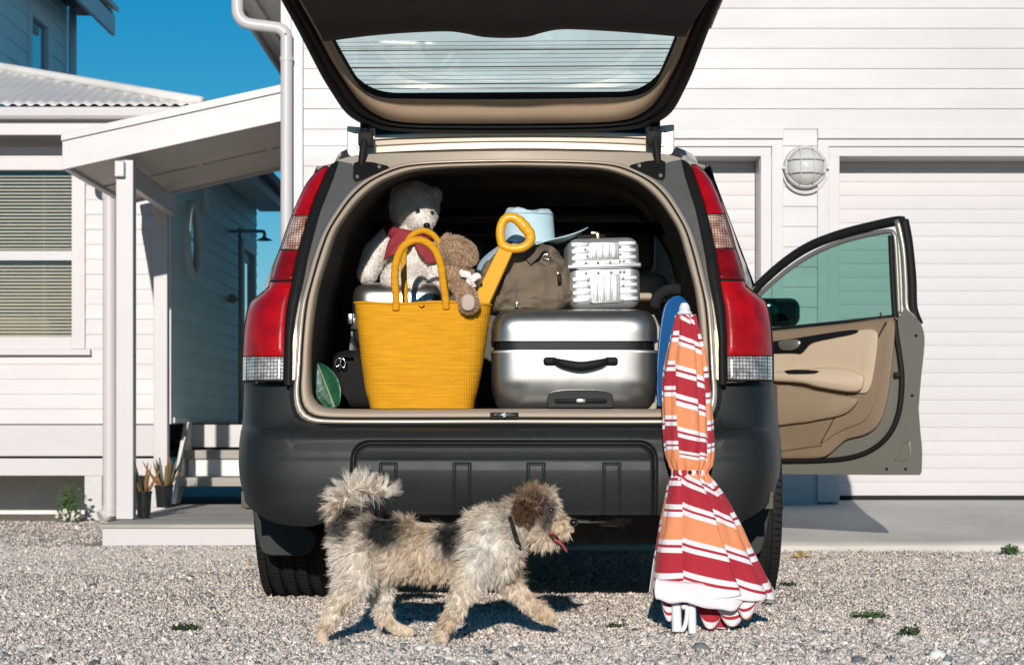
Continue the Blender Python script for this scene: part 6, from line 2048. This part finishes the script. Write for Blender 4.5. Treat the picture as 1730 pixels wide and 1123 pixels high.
    o.data.attributes.new('sv', 'FLOAT', 'POINT').data.foreach_set('value', np.array([.40 + .5 * ((j % 40) / 40 * 3 % 1) for j in range(160)], np.float32))
    pb = sec(797, R(-92), .010)
    sell(pb, (.006, .003, .006), 1, 1, 14, 8).build('snap_button', MATS['black_plastic'], t, smooth=True)
    # cap
    ct = W(1156.5, 524, dep(524))
    MB().lathe([(.0, .022), (.010, .020), (.0155, .010), (.017, -.004), (.021, -.007), (.022, -.016), (.018, -.018)], ct, (Vector((0, .25, 1))).normalized(), 20).build('cap', MATS['pole_white'], t, smooth=True, angle=50)
    # pole ends
    for px0, px1, yb, dd, dx in ((1135, 1152, 1067, 5.60, 0), (1163, 1177, 1070, 5.585, .002)):
        x0, x1 = WX(px0, dd), WX(px1, dd)
        c = (x0 + x1) / 2; r = (x1 - x0) / 2
        zb = WZ(yb, dd)
        MB().tube([(c, dd, zb), (c, dd + .012, zb + .05), (c, dd + .03, zb + .10)], r, 14).build('pole', MATS['pole_white'], t, smooth=True, angle=50)
    dd = 5.6
    MB().tube(spline([W(1152, 1026, dd), W(1159, 1024, dd), W(1161, 1034, dd), W(1159, 1050, dd), W(1155, 1062, dd), W(1150, 1064, dd)], 5), .0065, 8).build('runner_hook', MATS['pole_white'], t, smooth=True)
umbrella()
# ------------------------------------------------------------------ the dog, trotting past
def dog():
    d = 5.43
    s = d / FPX
    t = thing('dog', 'shaggy cream and grey terrier trotting past with its tongue out', 'dog', (WX(700, d), d, 0))
    B = lambda px, py, o=0.0: W(px, py, d + o)
    def cap(a, b, ra, rb): return (a, b, ra * s, rb * s)
    parts = [
        cap(B(610, 918), B(660, 915), 44, 40), cap(B(660, 915), B(740, 924), 40, 41), cap(B(740, 924), B(815, 920), 41, 46), cap(B(815, 920), B(838, 925), 46, 42),
        cap(B(625, 936), B(740, 938), 36, 32), cap(B(740, 938), B(830, 942), 32, 37),
        cap(B(820, 902), B(862, 880), 40, 32), cap(B(862, 880), B(892, 866), 32, 32),                       # neck
        cap(B(898, 862), B(916, 862), 33, 31), cap(B(925, 876), B(948, 886), 21, 15), cap(B(948, 886), B(957, 888), 15, 12),   # skull, muzzle
        cap(B(910, 905), B(936, 911), 15, 9),                                                                 # jaw
        cap(B(590, 888), B(574, 862), 18, 13), cap(B(574, 862), B(582, 835), 13, 11), cap(B(582, 835), B(608, 822), 11, 9), cap(B(608, 822), B(636, 828), 10, 9), cap(B(636, 828), B(654, 838), 9, 6),  # tail
        # near hind leg, stretched back
        cap(B(605, 945, -.05), B(598, 985, -.07), 34, 25), cap(B(598, 985, -.07), B(562, 1030, -.08), 22, 13), cap(B(562, 1030, -.08), B(544, 1072, -.085), 12, 10), cap(B(543, 1076, -.088), B(548, 1084, -.098), 11, 9),
        # far hind leg, swinging forward
        cap(B(632, 950, .05), B(645, 1000, .07), 32, 22), cap(B(645, 1000, .07), B(646, 1036, .08), 19, 13), cap(B(646, 1036, .08), B(668, 1060, .08), 12, 11), cap(B(668, 1060, .08), B(693, 1066, .075), 11, 10),
        # near foreleg, planted
        cap(B(808, 945, -.055), B(792, 985, -.07), 30, 20), cap(B(792, 985, -.07), B(762, 1040, -.075), 18, 12), cap(B(762, 1040, -.075), B(746, 1070, -.08), 12, 11), cap(B(744, 1074, -.085), B(749, 1080, -.10), 12, 10),
        # far foreleg, lifted and reaching
        cap(B(838, 945, .05), B(862, 985, .06), 27, 19), cap(B(862, 985, .06), B(898, 1020, .06), 16, 13), cap(B(898, 1020, .06), B(924, 1034, .055), 12, 12), cap(B(924, 1034, .055), B(932, 1040, .05), 11, 9)]
    V, F = blob(parts, .0075, 7)
    def px_of(P):
        return CX + P[:, 0] / P[:, 1] * FPX, HY - (P[:, 2] - EYE) / P[:, 1] * FPX
    cream, tan, dark, brown, white, pale = (np.array(c) for c in ((.93, .82, .70), (.74, .56, .38), (.045, .045, .045), (.22, .12, .07), (.97, .92, .86), (.80, .68, .55)))
    CREAM, TAN, DARK, BROWN, WHITE = cream, tan, dark, brown, white
    DD = t.location.y
    def colf(P):
        x = (P[:, 0] * FPX / DD) + CX; y = HY - (P[:, 2] - EYE) * FPX / DD      # the coat's markings, laid out in the dog's side view
        n = vnoise(P, 22)
        n2 = vnoise(P + 3, 60)
        f = np.clip(.5 + .5 * n[:, 0] + .25 * n2[:, 0], 0, 1)[:, None]
        c = CREAM * (1 - f) + TAN * f * .85 + WHITE * .15 * f
        def patch(cx, cy, rx, ry, col, amt=1.0, soft=.35):
            nonlocal c
            r = np.sqrt(((x - cx) / rx) ** 2 + ((y - cy) / ry) ** 2) + n[:, 1] * .12
            k = np.clip((1 + soft - r) / (2 * soft), 0, 1)[:, None] * amt
            c = c * (1 - k) + col * k
        patch(830, 925, 40, 60, WHITE, .6)
        patch(600, 950, 45, 45, WHITE, .45)
        patch(640, 1000, 30, 40, WHITE, .5)
        patch(655, 892, 38, 26, DARK, 1.0)
        patch(764, 900, 24, 36, DARK, 1.0)
        patch(588, 880, 18, 30, DARK, .95)
        patch(850, 850, 14, 12, DARK, .5)
        patch(710, 885, 35, 25, TAN, .6)
        patch(745, 960, 40, 26, TAN, .45)
        patch(896, 850, 26, 26, BROWN, .9)
        patch(924, 866, 13, 24, np.array([.10, .09, .085]), .85)
        patch(905, 824, 30, 10, np.array([.45, .31, .18]), .7)
        patch(950, 888, 20, 18, np.array([.78, .62, .45]), .8)
        patch(870, 880, 18, 30, np.array([.66, .60, .52]), .6)
        patch(612, 826, 62, 30, np.array([.95, .84, .73]), .95, .2)
        patch(550, 865, 16, 30, CREAM, .6)
        patch(550, 1070, 20, 30, np.array([.62, .45, .29]), .5)
        patch(760, 1060, 30, 30, np.array([.64, .48, .32]), .5)
        patch(930, 1040, 26, 14, np.array([.64, .48, .32]), .5)
        return c
    body = mesh_np('body', V, F, MATS['hide'], t, cols=colf(V) * .7)
    def zone(P):
        return (P[:, 0] * FPX / DD) + CX, HY - (P[:, 2] - EYE) * FPX / DD
    def lenf(P, N_):
        x, y = zone(P)
        L_ = np.full(len(P), .034)
        L_ = np.where((x < 660) & (y < 868), .044, L_)                     # tail plume
        L_ = np.where((y > 985), .019, L_)
        L_ = np.where((y > 1056), .007, L_)
        L_ = np.where((x > 876) & (y < 930), .030, L_)
        L_ = np.where((x > 930) & (y < 930), .019, L_)
        L_ = np.where((x > 955) & (y < 900), .010, L_)
        L_ = np.where((x > 895) & (y > 896) & (y < 935), .026, L_)
        return L_
    def comb(P, N_):
        x, y = zone(P)
        n = len(P)
        c = np.zeros((n, 3)); c[:, 0] = -.45; c[:, 2] = -.55
        tail = (x < 660) & (y < 872)
        out = P - np.array([WX(622, d), d, WZ(868, d)])
        out /= np.linalg.norm(out, axis=1)[:, None]
        c[tail] = out[tail] * .55 + np.array([.20, 0, -.12])
        head = (x > 880) & (y < 900)
        c[head] = np.array([.0, -.1, -.45])
        top = head & (y < 845)
        c[top] = np.array([.12, -.2, .12])
        leg = y > 985
        c[leg] = np.array([-.2, 0, -.8])
        return c
    fur('coat', 'long shaggy coat, cream with tan and dark grey patches', t, V, F, MATS['hair'], 115000, lenf, comb, colf, width=.0016, segs=3, seed=9, lift=.62, clump=.5, curl=.4, freq=42, nclump=4200, gather=.42)
    # ear flap
    rows = []
    for k in np.linspace(0, 1, 8):
        c0 = B(884 + 6 * k, 838 + 34 * k, -.055 - .012 * math.sin(math.pi * k))
        w = .021 * math.sin(math.pi * (.25 + .72 * k)) + .002
        rows.append([c0 + Vector((w * q, .006 * abs(q), 0)) for q in np.linspace(-1, 1, 7)])
    ev = MB().grid(rows)
    ear = ev.build('ear', MATS['hide'], t, smooth=True, solid=.004)
    EV = np.array(ev.v)
    ear.data.color_attributes.new('col', 'FLOAT_COLOR', 'POINT').data.foreach_set('color', np.tile([.14, .085, .05, 1], len(EV)).astype(np.float32))
    fur('ear_hair', None, t, EV, list(ev.f) + [f[::-1] for f in ev.f], MATS['hair'], 9000, lambda P, N: np.full(len(P), .034), lambda P, N: np.tile([[-.05, -.25, -.9]], (len(P), 1)), lambda P: np.tile([[.15, .085, .05]], (len(P), 1)) * (.4 + 1.3 * rng.random((len(P), 1)) ** 2), width=.0017, seed=14, lift=.45, clump=.5, freq=60, nclump=260, gather=.4)
    # eye, nose, tongue, collar
    sell(B(931, 862, -.058), (.007, .005, .007), 1, 1, 14, 10).build('eye', MATS['bead_black'], t, smooth=True)
    sell(B(969, 882, -.012), (.012, .015, .011), .9, .9, 18, 12).build('nose', MATS['bead_black'], t, smooth=True)
    tg_ = []
    for k in np.linspace(0, 1, 9):
        c0 = B(932 + 24 * k, 906 + 20 * k * k + 4 * k, -.045 + .01 * k)
        w = .014 * (1 - .5 * k ** 3)
        tg_.append([c0 + Vector((w * q * -.6, w * q * .5, w * q * .85 + .002 * q * q)) for q in np.linspace(-1, 1, 7)])
    MB().grid(tg_).build('tongue', pm('tongue', (.42, .075, .085), .3, var=.1, vscale=40, sss=.1), t, smooth=True, solid=.005)
    sell(B(936, 907, -.035), (.016, .018, .006), .9, .9, 16, 10, None, Matrix.Rotation(R(28), 3, 'Y')).build('mouth', pm('mouth', (.05, .012, .012), .5), t, smooth=True)
    cpts = []
    cc = B(868, 893, 0)
    e1 = Vector((0, 1, 0)); e2 = Vector((.38, 0, .9)).normalized()
    for a in np.linspace(0, 2 * math.pi, 36, endpoint=False):
        cpts.append(cc + e1 * (.066 * math.cos(a)) + Vector((.30, 0, -.92)).normalized() * (.062 * math.sin(a)))
    MB().tube(cpts, .006, 8, closed=True, flat=.6).build('collar', MATS['black_nylon'], t, smooth=True)
    ct = B(876, 934, -.02)
    MB().lathe([(0, -.002), (.011, -.002), (.011, .002), (0, .002)], ct, (0, 1, 0), 18).build('collar_tag', MATS['chrome'], t, smooth=True, angle=40)
dog()

# ------------------------------------------------------------------ plants
pm('aloe_red', (.30, .085, .03), .5, var=.4, vscale=40, col2=(.16, .12, .04))
pm('aloe_green', (.05, .085, .06), .5, var=.3, vscale=30)
pm('pot_black', (.012, .014, .015), .25, coat=.3)
pm('soil', (.05, .035, .025), .95, var=.3, vscale=60)
pm('weed_green', (.055, .11, .03), .6, var=.4, vscale=60)
pm('weed_dark', (.035, .06, .02), .6, var=.4, vscale=60)
pm('weed_dry', (.42, .29, .12), .8, var=.3, vscale=60)
pm('weed_pale', (.60, .58, .48), .8, var=.15, vscale=40)

def aloe(px, base_y, r, hgt, nleaf, lab, seed, lean):
    g = random.Random(seed)
    d = FPX * (EYE - .0455) / (base_y - HY)
    c = W(px, base_y, d); c.z = .0455
    t = thing('potted_aloe', lab, 'potted plant', tuple(c), group='potted succulents on the porch')
    MB().lathe([(.001, .002), (r * .78, .002), (r * .80, .006), (r * .96, hgt * .9), (r * 1.04, hgt * .92), (r * 1.04, hgt), (r * .96, hgt), (r * .93, hgt * .9), (.001, hgt * .88)], c, n=28).build('pot', MATS['pot_black'], t, smooth=True, angle=40)
    MB().lathe([(.001, hgt * .905), (r * .93, hgt * .90)], c, n=20).build('soil', MATS['soil'], t)
    for k in range(nleaf):
        a = g.uniform(0, 2 * math.pi); ln = g.uniform(.12, .21); tilt = g.uniform(.08, .75)
        dr = Vector((math.cos(a) * math.sin(tilt), math.sin(a) * math.sin(tilt), math.cos(tilt)))
        p0 = c + Vector((math.cos(a) * r * .4, math.sin(a) * r * .4, hgt * .88))
        path = []
        for q in np.linspace(0, 1, 8):
            path.append(p0 + dr * ln * q + Vector((0, 0, .03 * q * q * ln / .2)) + Vector((math.cos(a), math.sin(a), 0)) * (.02 * q * q * lean))
        rad = [.0105 * (1 - q) ** .55 + .0012 for q in np.linspace(0, 1, 8)]
        MB().tube(path, rad, 7, flat=.55).build('leaf', MATS['aloe_red'] if g.random() < .7 else MATS['aloe_green'], t, smooth=True)
aloe(243, 875, .046, .155, 13, 'black pot of reddish aloe beside the front porch post', 3, 1)
aloe(277, 857, .060, .145, 15, 'wider black pot of aloe at the foot of the porch steps', 8, .3)

def weed(px, py, wid, hgt, n, mat, lab, seed, cat='weed', stems=True, d=None, leaf=.012, flowers=0):
    g = random.Random(seed)
    if d is None:
        d = FPX * EYE / (py - HY)
    z0 = ground_z(WX(px, d), d)
    c = Vector((WX(px, d), d, z0 + .002))
    t = thing('weed', lab, cat, tuple(c), group='weeds in the gravel')
    lm, sm = MB(), MB()
    for k in range(n):
        a = g.uniform(0, 2 * math.pi); rr = wid * math.sqrt(g.random())
        h = hgt * (1 - .5 * (rr / wid) ** 2) * g.uniform(.15, 1)
        p = c + Vector((math.cos(a) * rr, math.sin(a) * rr * .7, h))
        e1 = Vector((g.gauss(0, 1), g.gauss(0, 1), g.gauss(0, .5))).normalized()
        e2 = e1.cross(Vector((g.gauss(0, .6), -.6, 1))).normalized()
        L_ = leaf * g.uniform(.6, 1.4); w = L_ * .32
        mid = p + e1 * L_ * .5 + e1.cross(e2) * L_ * .08
        lm.add([p, mid - e2 * w, mid + e1 * L_ * .05 + e2.cross(e1) * L_ * .05, mid + e2 * w, p + e1 * L_], [(0, 1, 2), (0, 2, 3), (1, 4, 2), (2, 4, 3)])
        if stems and g.random() < .3:
            sm.tube([c + Vector((math.cos(a) * rr * .3, math.sin(a) * rr * .2, 0)), c.lerp(p, .6) + Vector((0, 0, .1 * h)), p], .0012, 4)
    o = lm.build('leaves', MATS[mat], t); o['kind'] = 'stuff'
    if sm.v:
        o = sm.build('stems', MATS[mat], t); o['kind'] = 'stuff'
    if flowers:
        fm = MB()
        for k in range(flowers):
            p = c + Vector((g.uniform(-1, 1) * wid, g.uniform(-.8, .2) * wid, g.uniform(.01, hgt * .3)))
            e1 = Vector((g.gauss(0, 1), g.gauss(0, .5), g.gauss(0, 1))).normalized() * g.uniform(.012, .024)
            e2 = e1.cross(Vector((0, -1, .3))).normalized() * e1.length * .7
            fm.add([p - e1, p - e2, p + e1, p + e2, p + Vector((0, -.006, 0))], [(0, 1, 4), (1, 2, 4), (2, 3, 4), (3, 0, 4)])
        o = fm.build('pale_leaves', MATS['weed_pale'], t); o['kind'] = 'stuff'
weed(1706, 938, .040, .055, 130, 'weed_green', 'leafy green weed at the right edge of the gravel', 21, leaf=.017)
weed(1467, 1044, .055, .022, 170, 'weed_green', 'flat mat of green weed in front of the open car door', 22, leaf=.011)
weed(1536, 1073, .028, .026, 80, 'weed_dark', 'small dark weed low on the right in the gravel', 23, leaf=.013)
weed(314, 1064, .045, .016, 130, 'weed_dark', 'dark mossy weed tuft left of the dog', 24, leaf=.010)
weed(1352, 942, .020, .035, 40, 'weed_dry', 'dry straw tuft in front of the concrete apron', 25, leaf=.022)
weed(1330, 990, .035, .016, 60, 'weed_dark', 'flattened weed beside the right rear tyre', 26, leaf=.011)
weed(1038, 1060, .030, .014, 50, 'weed_dark', 'sparse little weed between the dog and the umbrella', 27, leaf=.009)
weed(116, 880, .075, .30, 220, 'weed_green', 'tall leafy weed with pale leaves growing by the house pier', 28, leaf=.032, d=13.3, flowers=22)

def grass_tuft(px, py, n, lab, seed, hh):
    g = random.Random(seed)
    d = FPX * EYE / (py - HY)
    c = Vector((WX(px, d), d, ground_z(WX(px, d), d)))
    t = thing('grass_tuft', lab, 'grass', tuple(c))
    for k in range(n):
        a = g.uniform(0, 2 * math.pi); h = hh * g.uniform(.5, 1); bend = g.uniform(.2, 1.2) * h
        rows = []
        for q in np.linspace(0, 1, 6):
            p = c + Vector((math.cos(a) * bend * q * q, math.sin(a) * bend * q * q * .5, h * q * (1 - .35 * q * bend / hh)))
            w = .0024 * (1 - q) + .0003
            rows.append([p - Vector((w, 0, 0)), p + Vector((w, 0, 0))])
        MB().grid(rows).build('blade', MATS['weed_dry'] if k % 3 else MATS['weed_green'], t, smooth=True)
grass_tuft(421, 950, 9, 'small tuft of curved grass beside the left rear tyre', 31, .06)
